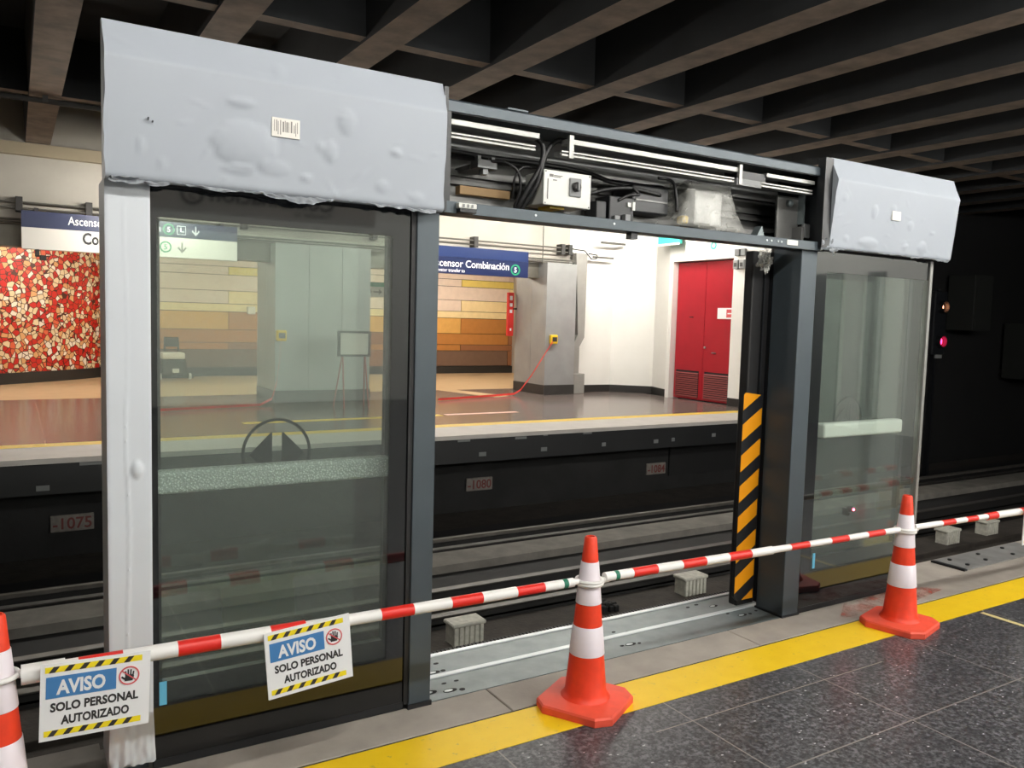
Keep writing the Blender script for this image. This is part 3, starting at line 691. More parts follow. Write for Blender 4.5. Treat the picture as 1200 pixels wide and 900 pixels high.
mb.box(1.4, 3.86, 3.51, 3.53, -.05, -.006); tag(mb.build('gap_filler_comb', 'black_rubber'), 'black toothed rubber strip along the threshold track edge', 'gap filler')
tag(bx('threshold_bracket', 'black_metal', (1.42, 3.84, 3.37, 3.5, -.14, -.021)), 'black bracket carrying the threshold strips above the pit', 'bracket')
# posts
t = thing('door_post', 'dark grey steel post left of the open doorway', 'post', (1.445, 3.15, 0)); bx('post_body', 'post_grey', (1.396, 1.496, 3.052, 3.25, 0, 2.08), t, .004); bx('foot_plate', 'black_metal', (1.39, 1.5, 3.045, 3.255, 0, .02), t)
bx('inner_seal', 'black_rubber', (1.376, 1.396, 3.06, 3.25, .02, 2.08), t)
t = thing('door_post', 'dark grey steel post right of the open doorway', 'post', (3.78, 3.15, 0)); bx('post_body', 'post_grey', (3.712, 3.842, 3.055, 3.25, 0, 2.10), t, .004); bx('foot_plate', 'black_metal', (3.706, 3.848, 3.05, 3.255, 0, .012), t)
# fixed glass panels
def fixed_panel(x0, x1, bl, br, label, edge=None, blue=None, zt=1.972, zb=.235):
    t = thing('glass_panel', label, 'glass panel', ((x0+x1)/2, YF, 0))
    bx('pane', 'door_glass', (x0+bl, x1-br, YF, YF+.012, zb, zt), t)
    # black printed border as a pane of the same thickness
    MB().box(x0, x1, YF-.001, YF+.013, .03, zb).box(x0, x1, YF-.001, YF+.013, zt, 2.085).box(x0, x0+bl, YF-.001, YF+.013, zb, zt).box(x1-br, x1, YF-.001, YF+.013, zb, zt).build('black_border', 'frit_black', t)
    bx('bottom_rail', 'black_metal', (x0, x1, YF-.004, YF+.03, 0, .03), t)
    if edge: bx('edge_trim', 'aluminium', edge, t, .003)
    if blue: bx('blue_tape', 'tape_blue', blue, t)
    return t
fixed_panel(.404, 1.376, .02, .078, 'large fixed glass panel left of the doorway beneath the wrapped cover', None, (.424, .449, YF-.003, YF-.001, .232, .318))
fixed_panel(3.848, 4.95, .1, .012, 'fixed glass panel right of the doorway with pale metal edge', (4.925, 4.952, YF-.012, YF+.03, .03, 2.09), (3.965, 3.985, YF-.003, YF-.001, .25, .34), 1.972)
# sliding door leaves behind the fixed panels
def leaf(x0, x1, cx, barx, label, y=3.262):
    t = thing('sliding_door_leaf', label, 'sliding door', ((x0+x1)/2, y, .02))
    bx('pane', 'door_glass', (x0+.03, x1-.03, y, y+.012, .235, 2.0), t)
    MB().box(x0, x1, y-.004, y+.03, .03, .235).box(x0, x1, y-.004, y+.03, 2.0, 2.08).box(x0, x0+.03, y-.004, y+.03, .235, 2.0).box(x1-.03, x1, y-.004, y+.03, .235, 2.0).build('leaf_frame', 'black_metal', t)
    mb = flat_ring(MB(), cx, 1.095, .127, .139, y-.003, y-.001)
    mb.prism([(cx-.019, 1.005), (cx-.019, 1.182), (cx-.11, 1.09)], y-.003, y-.001); mb.prism([(cx+.02, 1.182), (cx+.02, 1.005), (cx+.11, 1.09)], y-.003, y-.001)
    mb.build('opening_symbol', 'decal_black', t)
    return t
l1 = leaf(.43, 1.385, .893, None, 'left sliding door leaf with round arrow symbol behind the fixed glass')
mb = MB().box(.436, 1.36, 3.18, 3.256, .975, 1.06, .016, 3); o = mb.build('push_bar', 'bubble_wrap', l1); o['label'] = 'push bar wrapped in bubble wrap'
l2 = leaf(3.72, 5.06, 4.47, None, 'right sliding door leaf with round arrow symbol behind the fixed glass')
o = MB().box(4.15, 4.93, 3.18, 3.256, .99, 1.08, .016, 3).build('push_bar', 'bar_white', l2); o['label'] = 'push bar in smooth white film'
bx('leading_edge_stile', 'black_rubber', (3.575, 3.72, 3.275, 3.34, .02, 2.08), l2, .01)
bx('stile_ridge', 'black_metal', (3.66, 3.672, 3.262, 3.276, .05, 2.06), l2)
# chevron plate on the leading edge: black plate with orange stripes
ch = MB().prism([(3.53, .09), (3.56, .06), (3.685, .06), (3.685, 1.262), (3.545, 1.28), (3.53, 1.265)], 3.255, 3.274).build('hazard_plate', 'black_metal', l2)
pm('hazard_orange', (228, 150, 14), .4)
def clip_poly(poly, f):
    out = []
    for i in range(len(poly)):
        a, b_ = poly[i], poly[(i+1) % len(poly)]; fa, fb = f(a), f(b_)
        if fa >= 0: out.append(a)
        if fa*fb < 0: u = fa/(fa-fb); out.append((a[0]+(b_[0]-a[0])*u, a[1]+(b_[1]-a[1])*u))
    return out
plate = [(3.532, .092), (3.562, .063), (3.683, .063), (3.683, 1.26), (3.546, 1.277), (3.532, 1.264)]
mb = MB(); k = 0
while True:
    z0 = -.07 + .178*k; k += 1
    if z0 > 1.3: break
    q = clip_poly(plate, lambda p: p[1]-(z0+(p[0]-3.532)*.62)); q = clip_poly(q, lambda p: (z0+.095+(p[0]-3.532)*.62)-p[1]) if len(q) > 2 else q
    if len(q) > 2: mb.prism(q, 3.2535, 3.2555)
mb.build('hazard_stripes', 'hazard_orange', ch)
# red lamp added between the panes to make the red dot and glow
t = thing('added_red_glow', 'small added red light making the glow low in the right glass panel', 'lamp', (4.40, 3.16, .5))
MB().lathe([(.018, 0), (.02, .01), (.02, .03), (.012, .036)], 0, 0, 16, mat=Matrix.Translation((4.40, 3.165, .545)) @ Matrix.Rotation(R(90), 4, 'X')).build('lamp_body', 'black_metal', t)
MB().lathe([(.006, 0), (.006, .004), (.003, .007)], 0, 0, 12, mat=Matrix.Translation((4.40, 3.13, .545)) @ Matrix.Rotation(R(90), 4, 'X')).build('lens', 'led_red', t)
bx('clamp', 'black_metal', (4.39, 4.41, 3.16, 3.2, .5, .545), t)

# header: beam, lintel, rails and what hangs in it
h = thing('door_header', 'open dark grey door header spanning the two posts', 'door header', (2.7, 3.2, 2.08))
MB().prism([(3.035, 2.49), (3.035, 2.53), (3.05, 2.54), (3.42, 2.54), (3.42, 2.525), (3.07, 2.52), (3.06, 2.49)], 1.5, 3.99, 'X').build('top_profile', 'post_grey', h)
bx('front_lip', 'black_metal', (1.5, 3.99, 3.045, 3.052, 2.486, 2.50), h)
MB().box(1.5, 3.86, 3.025, 3.05, 2.08, 2.128, .002, 1).box(1.5, 3.86, 3.05, 3.13, 2.08, 2.092).build('lintel', 'post_grey', h)
MB().box(1.5, 3.99, 3.4, 3.42, 2.13, 2.525).box(1.5, 3.99, 3.375, 3.401, 2.30, 2.325).box(1.5, 3.99, 3.36, 3.401, 2.26, 2.275).box(1.5, 3.99, 3.37, 3.401, 2.205, 2.23).box(1.5, 3.99, 3.36, 3.401, 2.38, 2.395).build('back_panel', 'aluminium_dark', h)
bx('lower_rail', 'aluminium', (1.52, 2.0, 3.3, 3.36, 2.135, 2.16), h); bx('lower_rail', 'aluminium', (2.3, 3.6, 3.3, 3.36, 2.135, 2.16), h); bx('drive_track', 'aluminium_dark', (1.52, 3.6, 3.3, 3.39, 2.16, 2.2), h, .004)
for a in ((1.536, 1.98, 2.446, 2.468), (2.131, 3.208, 2.445, 2.467), (3.416, 3.80, 2.444, 2.463)): MB().box(a[0], a[1], 3.065, 3.12, a[2]-.002, a[3], .002, 1).build('cover_rail', 'aluminium', h)
for a in ((1.536, 1.954, 2.391, 2.412), (2.093, 3.168, 2.389, 2.41), (3.366, 3.774, 2.389, 2.41)): MB().box(a[0], a[1], 3.057, 3.09, a[2]-.003, a[2]+.006, .001, 1).box(a[0], a[1], 3.057, 3.1, a[3]-.008, a[3], .001, 1).box(a[0], a[1], 3.072, 3.12, a[2], a[3]).build('cover_rail', 'aluminium', h)
bx('joint_piece', 'black_metal', (3.208, 3.416, 3.075, 3.17, 2.41, 2.455), h); bx('joint_piece', 'switch_grey', (3.19, 3.372, 3.06, 3.12, 2.378, 2.412), h)
bx('rail_bracket', 'aluminium', (2.131, 2.155, 3.053, 3.07, 2.38, 2.48), h); bx('rail_bracket', 'aluminium', (3.2, 3.22, 3.053, 3.07, 2.38, 2.48), h)
bx('upper_back_strip', 'column_panel', (1.52, 3.97, 3.385, 3.4, 2.40, 2.52), h)
bx('end_plate', 'black_metal', (1.497, 1.535, 3.04, 3.41, 2.08, 2.53), h, .003); bx('end_plate', 'black_metal', (3.87, 3.99, 3.035, 3.41, 2.09, 2.535), h, .003)
for x in (1.944, 2.376, 3.395, 3.43, 3.481, 3.508): MB().lathe([(.006, 0), (.005, .003)], 0, 0, 10, mat=Matrix.Translation((x, 3.025, 2.107)) @ Matrix.Rotation(R(90), 4, 'X')).build('screw', 'galvanised_edge', h)
bx('plug', 'black_metal', (2.5, 2.54, 3.05, 3.09, 2.05, 2.08), h); bx('label_plate', 'box_white', (3.55, 3.635, 3.022, 3.026, 2.095, 2.122), h)
bx('top_tab', 'post_grey', (1.8, 1.9, 3.04, 3.1, 2.54, 2.547), h)
t = thing('connector_plug', 'white plug with black base on the left end of lintel', 'connector', (1.6, 3.01, 2.1)); bx('plug_body', 'box_white', (1.553, 1.637, 2.995, 3.025, 2.1, 2.122), t, .004); bx('plug_base', 'black_metal', (1.556, 1.634, 2.99, 3.026, 2.082, 2.1), t, .003)
for x in (1.575, 1.595, 1.615): bx('pin', 'switch_grey', (x-.004, x+.004, 2.992, 2.996, 2.105, 2.117), t)
t = thing('control_box', 'white control box with rotary switch in open header', 'control box', (2.17, 3.2, 2.17))
bx('box_body', 'box_white', (2.045, 2.30, 3.125, 3.28, 2.178, 2.326), t, .005); bx('box_lid', 'box_white', (2.04, 2.303, 3.115, 3.128, 2.174, 2.33), t, .004)
sw = bx('switch_plate', 'switch_grey', (2.178, 2.244, 3.107, 3.116, 2.222, 2.306), t, .004)
MB().lathe([(.022, 0), (.022, .014), (.016, .02)], 0, 0, 20, mat=Matrix.Translation((2.211, 3.107, 2.266)) @ Matrix.Rotation(R(90), 4, 'X')).build('rotary_knob', 'sign_black', sw); bx('knob_bar', 'switch_grey', (2.206, 2.216, 3.08, 3.09, 2.247, 2.285), sw, .002)
MB().box(2.07, 2.09, 3.113, 3.116, 2.3, 2.312).box(2.094, 2.14, 3.113, 3.116, 2.306, 2.309).box(2.094, 2.13, 3.113, 3.116, 2.3, 2.303).box(2.09, 2.11, 3.113, 3.116, 2.285, 2.289).box(2.06, 2.064, 3.113, 3.116, 2.2, 2.29).build('printed_marks', 'text_grey', t)
bx('gland', 'connector_yellow', (2.1, 2.18, 3.15, 3.25, 2.165, 2.178), t); bx('mount_foot', 'aluminium_dark', (2.08, 2.27, 3.28, 3.4, 2.2, 2.24), t)
for x, z in ((2.05, 2.182), (2.293, 2.182), (2.05, 2.322), (2.293, 2.322)): MB().lathe([(.004, 0), (.003, .002)], 0, 0, 8, mat=Matrix.Translation((x, 3.115, z)) @ Matrix.Rotation(R(90), 4, 'X')).build('screw', 'switch_grey', t)
# cables
def cable(pts, label, r_=.009, grp=None):
    P_ = [Vector(p) for p in pts]; out = []
    for i in range(len(P_)-1):
        p0, p1, p2, p3 = P_[max(i-1, 0)], P_[i], P_[i+1], P_[min(i+2, len(P_)-1)]
        for s in range(6):
            u = s/6; out.append(.5*((2*p1)+(p2-p0)*u+(2*p0-5*p1+4*p2-p3)*u*u+(3*p1-p0-3*p2+p3)*u**3))
    out.append(P_[-1]); o = MB().tube(out, r_, 8).build('cable', 'cable_black', None, smooth=True); return tag(o, label, 'cable', 'black cables in the open header')
cable([(1.98, 3.17, 2.475), (2.03, 3.15, 2.46), (2.05, 3.14, 2.42), (2.035, 3.14, 2.34), (1.99, 3.16, 2.25), (1.955, 3.2, 2.16), (1.95, 3.25, 2.14)], 'thick black cable dropping left of the white control box', .013)
cable([(2.21, 3.17, 2.485), (2.13, 3.15, 2.47), (2.08, 3.14, 2.43), (2.045, 3.135, 2.36), (2.02, 3.145, 2.26), (1.97, 3.2, 2.14)], 'black cable looping from the right cover rail to the bundle', .012)
cable([(1.8, 3.2, 2.345), (1.87, 3.17, 2.345), (1.93, 3.16, 2.31), (1.95, 3.17, 2.24), (1.94, 3.2, 2.16)], 'thin black cable arching from the limit switch', .007)
cable([(2.0, 3.17, 2.34), (1.95, 3.16, 2.33), (1.92, 3.17, 2.28), (1.93, 3.2, 2.2)], 'short black cable loop left of the bundle', .006)
cable([(1.6, 3.3, 2.39), (1.9, 3.3, 2.385), (2.1, 3.3, 2.39), (2.4, 3.3, 2.38), (2.6, 3.3, 2.35), (2.9, 3.3, 2.36)], 'long black cable running behind the control box', .012)
cable([(2.32, 3.2, 2.25), (2.45, 3.18, 2.29), (2.6, 3.18, 2.31), (2.8, 3.2, 2.3)], 'black cable curving above the relay block', .01)
cable([(2.6, 3.17, 2.31), (2.62, 3.15, 2.28), (2.56, 3.15, 2.27), (2.5, 3.16, 2.24)], 'short black cable into the relay block', .008)
cable([(2.78, 3.2, 2.385), (2.85, 3.17, 2.37), (2.87, 3.16, 2.3), (2.88, 3.16, 2.22)], 'black cable dropping left of the wrapped motor', .008)
t = thing('limit_switch', 'small grey switch unit with two pins left in the header', 'switch', (1.79, 3.2, 2.31)); bx('switch_body', 'switch_grey', (1.742, 1.842, 3.19, 3.26, 2.312, 2.35), t, .004)
for x in (1.755, 1.825): bx('pin', 'switch_grey', (x-.008, x+.008, 3.2, 3.23, 2.35, 2.366), t)
bx('lever', 'switch_grey', (1.775, 1.8, 3.2, 3.24, 2.288, 2.312), t); bx('mount_plate', 'aluminium_dark', (1.74, 1.84, 3.26, 3.4, 2.315, 2.335), t)
tag(bx('brown_slat', 'brown_card', (1.69, 1.95, 3.255, 3.3, 2.2, 2.238), None, .003), 'brown slat lying in the left end of header', 'slat')
t = thing('relay_block', 'black and white relay block between control box and motor', 'relay', (2.53, 3.2, 2.12))
bx('block', 'black_metal', (2.45, 2.6, 3.16, 3.28, 2.135, 2.26), t, .006); bx('terminal', 'box_white', (2.555, 2.575, 3.152, 3.16, 2.215, 2.235), t); bx('terminal', 'box_white', (2.585, 2.6, 3.15, 3.16, 2.2, 2.24), t)
bx('clip', 'switch_grey', (2.47, 2.5, 3.14, 3.17, 2.13, 2.165), t); bx('clip', 'switch_grey', (2.53, 2.56, 3.135, 3.17, 2.13, 2.175), t); bx('side_relay', 'black_metal', (2.38, 2.44, 3.17, 3.26, 2.135, 2.23), t, .005)
t = thing('door_motor', 'door motor wrapped in clear plastic in the header', 'motor', (3.1, 3.25, 2.13))
bx('motor_block', 'black_metal', (2.62, 2.86, 3.2, 3.36, 2.2, 2.34), t, .01); bx('motor_ribs', 'aluminium_dark', (2.64, 2.85, 3.195, 3.2, 2.26, 2.268), t)
bx('gear_case', 'aluminium', (3.03, 3.23, 3.19, 3.36, 2.17, 2.36), t, .015)
bx('plug', 'connector_yellow', (2.905, 2.945, 3.14, 3.19, 2.165, 2.205), t, .008)
b = bmesh.new(); bmesh.ops.create_cube(b, size=1); bmesh.ops.subdivide_edges(b, edges=b.edges[:], cuts=9, use_grid_fill=True)
for v in b.verts:
    f = .5-v.co.z; z = v.co.z
    v.co = Vector((3.09+v.co.x*(.30+.20*f*f), 3.25+v.co.y*(.2+.06*f), 2.265+z*.235))
    v.co += Vector(noise.noise_vector(v.co*22))*.008 + Vector(noise.noise_vector(v.co*60))*.002
    v.co.z = max(v.co.z, 2.131)
MB().merge(b).build('plastic_wrap', 'clear_film', t, smooth=True)
t = thing('end_bracket', 'grey steel bracket plate at the right end of header', 'bracket', (3.75, 3.18, 2.15)); bx('plate', 'aluminium_dark', (3.665, 3.84, 3.2, 3.215, 2.15, 2.39), t, .003)
MB().box(3.832, 3.845, 3.16, 3.2, 2.24, 2.4).build('flange', 'galvanised', t); bx('tab', 'switch_grey', (3.82, 3.95, 3.14, 3.16, 2.16, 2.24), t, .006); bx('tab', 'aluminium_dark', (3.79, 3.81, 3.13, 3.2, 2.13, 2.22), t, .003)
MB().lathe([(.02, 0), (.02, .02), (.01, .026)], 0, 0, 14, mat=Matrix.Translation((3.75, 3.2, 2.35)) @ Matrix.Rotation(R(90), 4, 'X')).build('knob', 'galvanised', t)
MB().prism([(3.45, 2.135), (3.52, 2.135), (3.49, 2.2)], 3.15, 3.2, 'Y').build('wedge', 'galvanised', t)
# crumpled film hanging under the right end
b = bmesh.new(); bmesh.ops.create_icosphere(b, subdivisions=4, radius=1)
for v in b.verts: 
    n_ = noise.noise(v.co*2.2)+.6*noise.noise(v.co*5); v.co = Vector((3.585+v.co.x*.03*(1+.9*n_), 3.2+v.co.y*.03*(1+.9*n_), 2.02+v.co.z*.058*(1+.7*n_)))
tag(MB().merge(b).build('crumpled_film', 'clear_film'), 'crumpled clear film dangling under the right end of lintel', 'plastic film')

# film wrapped header covers
def cover(name, label, x0, x1, yb, yt, z0, zf, zt, blisters, seed):
    t = thing(name, label, 'header cover', ((x0+x1)/2, 3.0, z0))
    prof = []
    for q in range(5): a = R(-90+q*22.5); prof.append((yb+.02-.02*math.cos(a)*1, z0+.02+.02*math.sin(a)))   # rounded lower edge
    nf = 44
    for q in range(1, nf+1): u = q/nf; prof.append((yb+(yt-yb)*u, z0+.02+(zf-z0-.02)*u))
    nc = 14
    for q in range(1, nc+1): u = q/nc; prof.append((yt+.05*u, zf+(zt-zf)*u))
    prof += [(3.05, zt+.004)]
    nx = int((x1-x0)/.0105); b = bmesh.new(); rows_ = []
    rnd = random.Random(seed)
    wr = [(rnd.uniform(x0, x1), rnd.uniform(z0, zt), rnd.uniform(-1, 1), rnd.uniform(.02, .07)) for _ in range(26)]
    for i in range(nx+1):
        x = x0+(x1-x0)*i/nx; r_ = []
        for (y, z) in prof:
            d = .0012*noise.noise(Vector((x*3, z*3, seed)))
            for (cx, cz, rx, rz, hh) in blisters:
                q = ((x-cx)/rx)**2+((z-cz)/rz)**2
                q += .16*noise.noise(Vector((x*30, z*30, seed+cx)))*min(1, q)
                if q < 1: d += .75*hh*(1-q)**.65
            for (wx, wz, wa, wl) in wr:
                dx, dz = x-wx, z-wz; al = dx*math.cos(wa)+dz*math.sin(wa); ac = -dx*math.sin(wa)+dz*math.cos(wa)
                if abs(al) < wl: d += .0025*math.exp(-(ac/.004)**2)*(1-abs(al)/wl)
            edge = min(x-x0, x1-x)
            wob = .006*noise.noise(Vector((z*14, seed, x)))*(1 if edge < .001 else 0)
            r_.append(b.verts.new((x+wob, y-d, z)))
        rows_.append(r_)
    for i in range(nx):
        for k_ in range(len(prof)-1): b.faces.new((rows_[i][k_], rows_[i+1][k_], rows_[i+1][k_+1], rows_[i][k_+1]))
    # side and back faces close the box
    for r_, fl in ((rows_[0], 0), (rows_[-1], 1)):
        e = [b.verts.new((r_[-1].co.x, 3.05, z0)), ]
        f = r_+e; b.faces.new(f if fl else f[::-1])
    bmesh.ops.recalc_face_normals(b, faces=b.faces[:])
    smooth_by_angle(MB().merge(b).build('film_wrapped_shell', 'film_white', t), 60); return t
def hem(parent, x0, x1, y, ztop, drop, seed, mat='film_fold', amp=1.):
    """loose torn film edge below a cover"""
    n = int((x1-x0)/.006); b = bmesh.new(); rows_ = []
    for i in range(n+1):
        x = x0+(x1-x0)*i/n; dz = drop*(.4+.8*noise.noise(Vector((x*5, seed, .3)))+.3*noise.noise(Vector((x*30, seed, 1.3)))+.08*noise.noise(Vector((x*90, seed, 2)))); dz = max(.003, dz)
        r_ = []
        for k_ in range(5):
            u = k_/4; r_.append(b.verts.new((x, y+.014*amp*noise.noise(Vector((x*40, u*3, seed)))-.004*math.sin(u*3.1), ztop-dz*u)))
        rows_.append(r_)
    for i in range(n):
        for k_ in range(4): b.faces.new((rows_[i][k_], rows_[i+1][k_], rows_[i+1][k_+1], rows_[i][k_+1]))
    bmesh.ops.solidify(b, geom=b.faces[:], thickness=.0015); bmesh.ops.recalc_face_normals(b, faces=b.faces[:])
    o = MB().merge(b).build('torn_film_hem', mat, parent, smooth=True); o['label'] = 'torn loose film edge'; return o
c1 = cover('header_cover', 'white film wrapped header cover at upper left with label sticker', .258, 1.478, 2.985, 2.965, 2.075, 2.463, 2.583,
      [(.70, 2.235, .115, .085, .016), (.685, 2.376, .05, .02, .008), (1.067, 2.365, .036, .05, .010), (1.007, 2.25, .028, .042, .008), (.97, 2.262, .016, .02, .005), (.365, 2.19, .012, .03, .005), (.43, 2.14, .014, .022, .005), (.817, 2.508, .026, .028, .006), (1.049, 2.523, .016, .018, .004), (1.267, 2.28, .024, .018, .006), (.918, 2.146, .022, .016, .006), (1.216, 2.147, .03, .025, .006), (.68, 2.15, .06, .02, .006), (1.36, 2.12, .03, .02, .005), (.8, 2.17, .06, .03, .006)], 3)
hem(c1, .27, 1.45, 2.995, 2.082, .034, 5); hem(c1, .275, .36, 2.985, 2.085, .05, 12, 'film_fold', 2)
o = bx('dark_back_edge', 'black_metal', (1.478, 1.497, 2.995, 3.05, 2.085, 2.57), c1)
st = bx('label_sticker', 'station_white', (.79, .89, 2.9685, 2.98, 2.277, 2.343), c1)
mb = MB(); x = .797; rr = random.Random(4)
while x < .882:
    wd = rr.choice((.002, .003, .005)); mb.box(x, x+wd, 2.9675, 2.969, 2.285+rr.choice((0, .01)), 2.335-rr.choice((0, .004, .012))); x += wd+rr.choice((.003, .004, .006))
mb.build('barcode', 'text_grey', st)
MB().box(.385, .389, 2.96, 2.972, 2.272, 2.28).box(.398, .402, 2.96, 2.972, 2.266, 2.271).build('scratch', 'text_black', c1)
c2 = cover('header_cover', 'white film wrapped header cover at right above the narrow glass', 3.865, 5.035, 3.0, 2.965, 2.095, 2.47, 2.592,
      [(4.22, 2.325, .028, .04, .010), (4.39, 2.35, .03, .03, .006), (4.575, 2.275, .03, .03, .007), (4.72, 2.155, .045, .04, .010), (3.95, 2.38, .025, .025, .005), (4.2, 2.15, .09, .03, .007), (4.55, 2.15, .03, .025, .006), (4.0, 2.16, .025, .02, .005), (4.8, 2.25, .03, .01, .004)], 9)
hem(c2, 3.87, 5.02, 3.005, 2.102, .03, 21); 
hem(c2, 3.80, 3.92, 3.005, 2.15, .13, 31, 'film_fold', 1.5)
bx('label_sticker', 'station_white', (4.375, 4.455, 2.972, 2.99, 2.293, 2.345), c2); bx('dark_back_edge', 'black_metal', (3.80, 3.865, 3.0, 3.05, 2.1, 2.585), c2)
# film wrapped column at the left end
t = thing('wrapped_column', 'slim column wrapped in white film at the left of the screen', 'column', (.333, 3.15, 0))
b = bmesh.new(); rows_ = []; W_ = [(.262, 3.25), (.262, 3.10), (.262, 3.052)] + [(.262+.14*k_/24, 3.05) for k_ in range(1, 24)] + [(.402, 3.052), (.402, 3.25)]
NZ = 240
for i in range(NZ+1):
    z = .045+2.04*i/NZ; r_ = []; fl = max(0, 1-(z-.045)/.18)
    for (x, y) in W_:
        d = .0004*noise.noise(Vector((x*15, z*3, 2)))
        ridge = math.exp(-((x-.325-.004*math.sin(z*9))/.0035)**2)*(.35+.65*abs(math.sin(z*60+x*300)))
        d += .0032*ridge*(1 if .1 < z < 1.35 else .35)
        q = ((x-.355)/.02)**2+((z-1.1)/.03)**2
        if q < 1: d += .011*(1-q)**.6
        d += fl*.016*(.6+noise.noise(Vector((x*60, z*22, 5))))
        sx = (1+.09*fl)*(1+.02*fl*noise.noise(Vector((z*20, y, 1)))); r_.append(b.verts.new((.332+(x-.332)*sx, y-d, z+(.02*noise.noise(Vector((x*40, 0, 3))) if i == 0 else 0))))
    rows_.append(r_)
for i in range(NZ):
    for k_ in range(len(W_)-1): b.faces.new((rows_[i][k_], rows_[i][k_+1], rows_[i+1][k_+1], rows_[i+1][k_]))
    b.faces.new((rows_[i][-1], rows_[i][0], rows_[i+1][0], rows_[i+1][-1]))
b.faces.new(rows_[-1]); b.faces.new(rows_[0][::-1]); bmesh.ops.recalc_face_normals(b, faces=b.faces[:])
smooth_by_angle(MB().merge(b).build('film_wrapping', 'film_column', t), 50)
bx('post_core', 'post_grey', (.275, .39, 3.09, 3.24, 0, .06), t)
# base plates on the slab where the next panel will stand
t = thing('floor_plate', 'grey steel foundation plate with bolts on the slab at right', 'floor plate', (6.05, 3.2, 0)); bx('plate', 'floor_plate_grey', (5.64, 6.75, 3.09, 3.34, 0, .008), t, .002); bx('edge_channel', 'black_metal', (5.6, 5.635, 3.085, 3.33, 0, .012), t)
for x, y in ((5.75, 3.15), (5.75, 3.28), (6.0, 3.16), (6.1, 3.27), (6.35, 3.15), (6.45, 3.28), (6.65, 3.2)): MB().lathe([(.014, .008), (.014, .018), (.008, .02)], x, y, 6).build('bolt', 'black_metal', t)

# ------------------------------------------------------------------ cones, bars, warning signs
def cone(x, y, rot, label):
    t = thing('traffic_cone', label, 'traffic cone', (x, y, 0), 'orange traffic cones along the barrier'); t.rotation_euler.z = R(rot)
    s, c_ = .175, .055; b = bmesh.new()
    octo = [(-s+c_, -s), (s-c_, -s), (s, -s+c_), (s, s-c_), (s-c_, s), (-s+c_, s), (-s, s-c_), (-s, -s+c_)]
    mb = MB(); lo = []; 
    rings = []
    for k_, (sc_k, z) in enumerate(((.985, 0), (1.0, .004), (1.0, .03), (.97, .038), (.62, .046))): rings.append([b.verts.new((p[0]*sc_k, p[1]*sc_k, z)) for p in octo])
    for a, d in zip(rings, rings[1:]):
        for i in range(8): b.faces.new((a[i], a[(i+1) % 8], d[(i+1) % 8], d[i]))
    b.faces.new(rings[0][::-1]); b.faces.new(rings[-1]); bmesh.ops.recalc_face_normals(b, faces=b.faces[:])
    smooth_by_angle(mb.merge(b).build('base', 'cone_base', t, local=True), 30)
    rad = lambda z: .026+(.742-z)/.70*.066
    pr = [(.112, .040), (.098, .055), (rad(.07), .07)] + [(rad(z), z) for z in (.2, .4, .6)] + [(rad(.735), .735), (.022, .742), (.017, .742), (.015, .70)]
    smooth_by_angle(MB().lathe(pr, n=48).build('cone_body', 'cone_orange', t, local=True), 40)
    for z0, z1 in ((.235, .36), (.455, .636)):
        o = MB().lathe([(rad(z0)+.0005, z0), (rad(z0)+.0025, z0+.002), (rad(z1)+.0025, z1-.002), (rad(z1)+.0005, z1)], n=48, cap=False).build('reflective_collar', 'reflective_white', t, local=True); smooth_by_angle(o, 40); o['label'] = 'white reflective collar'
    return t
cone(2.085, 2.735, 30, 'orange traffic cone in the middle before the open doorway')
cone(4.225, 2.67, 14, 'orange traffic cone at right before the narrow glass panel')
cone(-.062, 2.79, 20, 'orange traffic cone cut off at the left picture edge')
cone(6.42, 2.56, 10, 'orange traffic cone beyond the right picture edge')
ZBAR = .553
def bar(p, q, segs, label, r0=.017, r1=.017):
    """segs: (x0, x1, radius, part material) along the bar"""
    t = thing('barrier_bar', label, 'barrier bar', (p[0], p[1], ZBAR), 'red and white barrier bars')
    yy = lambda x: p[1]+(q[1]-p[1])*(x-p[0])/(q[0]-p[0])
    for (a, b_, r_, mt) in segs:
        nm = {'bar_red': 'red_band', 'bar_white': 'white_tube', 'bar_green': 'green_clip'}[mt]
        smooth_by_angle(MB().tube([(a, yy(a), ZBAR), (b_, yy(b_), ZBAR)], r_, 24).build(nm, mt, t), 40)
    return t, yy
def end_ring(t, cx, cy, dirx, y0, z=ZBAR, r_=.055):
    n = 32; pts = [(cx+r_*math.cos(2*math.pi*i/n), cy+r_*math.sin(2*math.pi*i/n), z) for i in range(n)]
    smooth_by_angle(MB().tube(pts, .0085, 8, closed=True).build('end_ring', 'bar_white', t), 60)
    MB().tube([(cx+dirx*(r_+.002), cy+(y0-cy)*.5, z), (cx+dirx*.1, y0, z)], .013, 10).build('ring_neck', 'bar_white', t)
def seg_fill(x0, x1, marks, rf):
    out = []; x = x0
    for (a, b_, mt) in marks:
        if a > x: out.append((x, a, rf((x+a)/2), 'bar_white'))
        out.append((a, b_, rf((a+b_)/2)+.0004, mt)); x = b_
    if x < x1: out.append((x, x1, rf((x+x1)/2), 'bar_white'))
    return out
rf1 = lambda x: .0295 if x < .116 else (.025 if x < .93 else (.0215 if x < 1.73 else .0195))
m1 = [(.152, .276, 'bar_red'), (.437, .57, 'bar_red'), (.735, .856, 'bar_red'), (1.137, 1.267, 'bar_red'), (1.425, 1.561, 'bar_red'), (1.719, 1.852, 'bar_red'), (1.945, 1.968, 'bar_green')]
m1f = seg_fill(.0, 2.0, [(.0, .116, 'bar_white')] + m1, rf1)
b1, y1 = bar((-.06, 2.768), (2.085, 2.735), m1f, 'red and white barrier bar from left edge to the middle cone, carrying two signs')
end_ring(b1, -.062, 2.79, 1, y1(.05)); end_ring(b1, 2.085, 2.735, -1, y1(1.98))
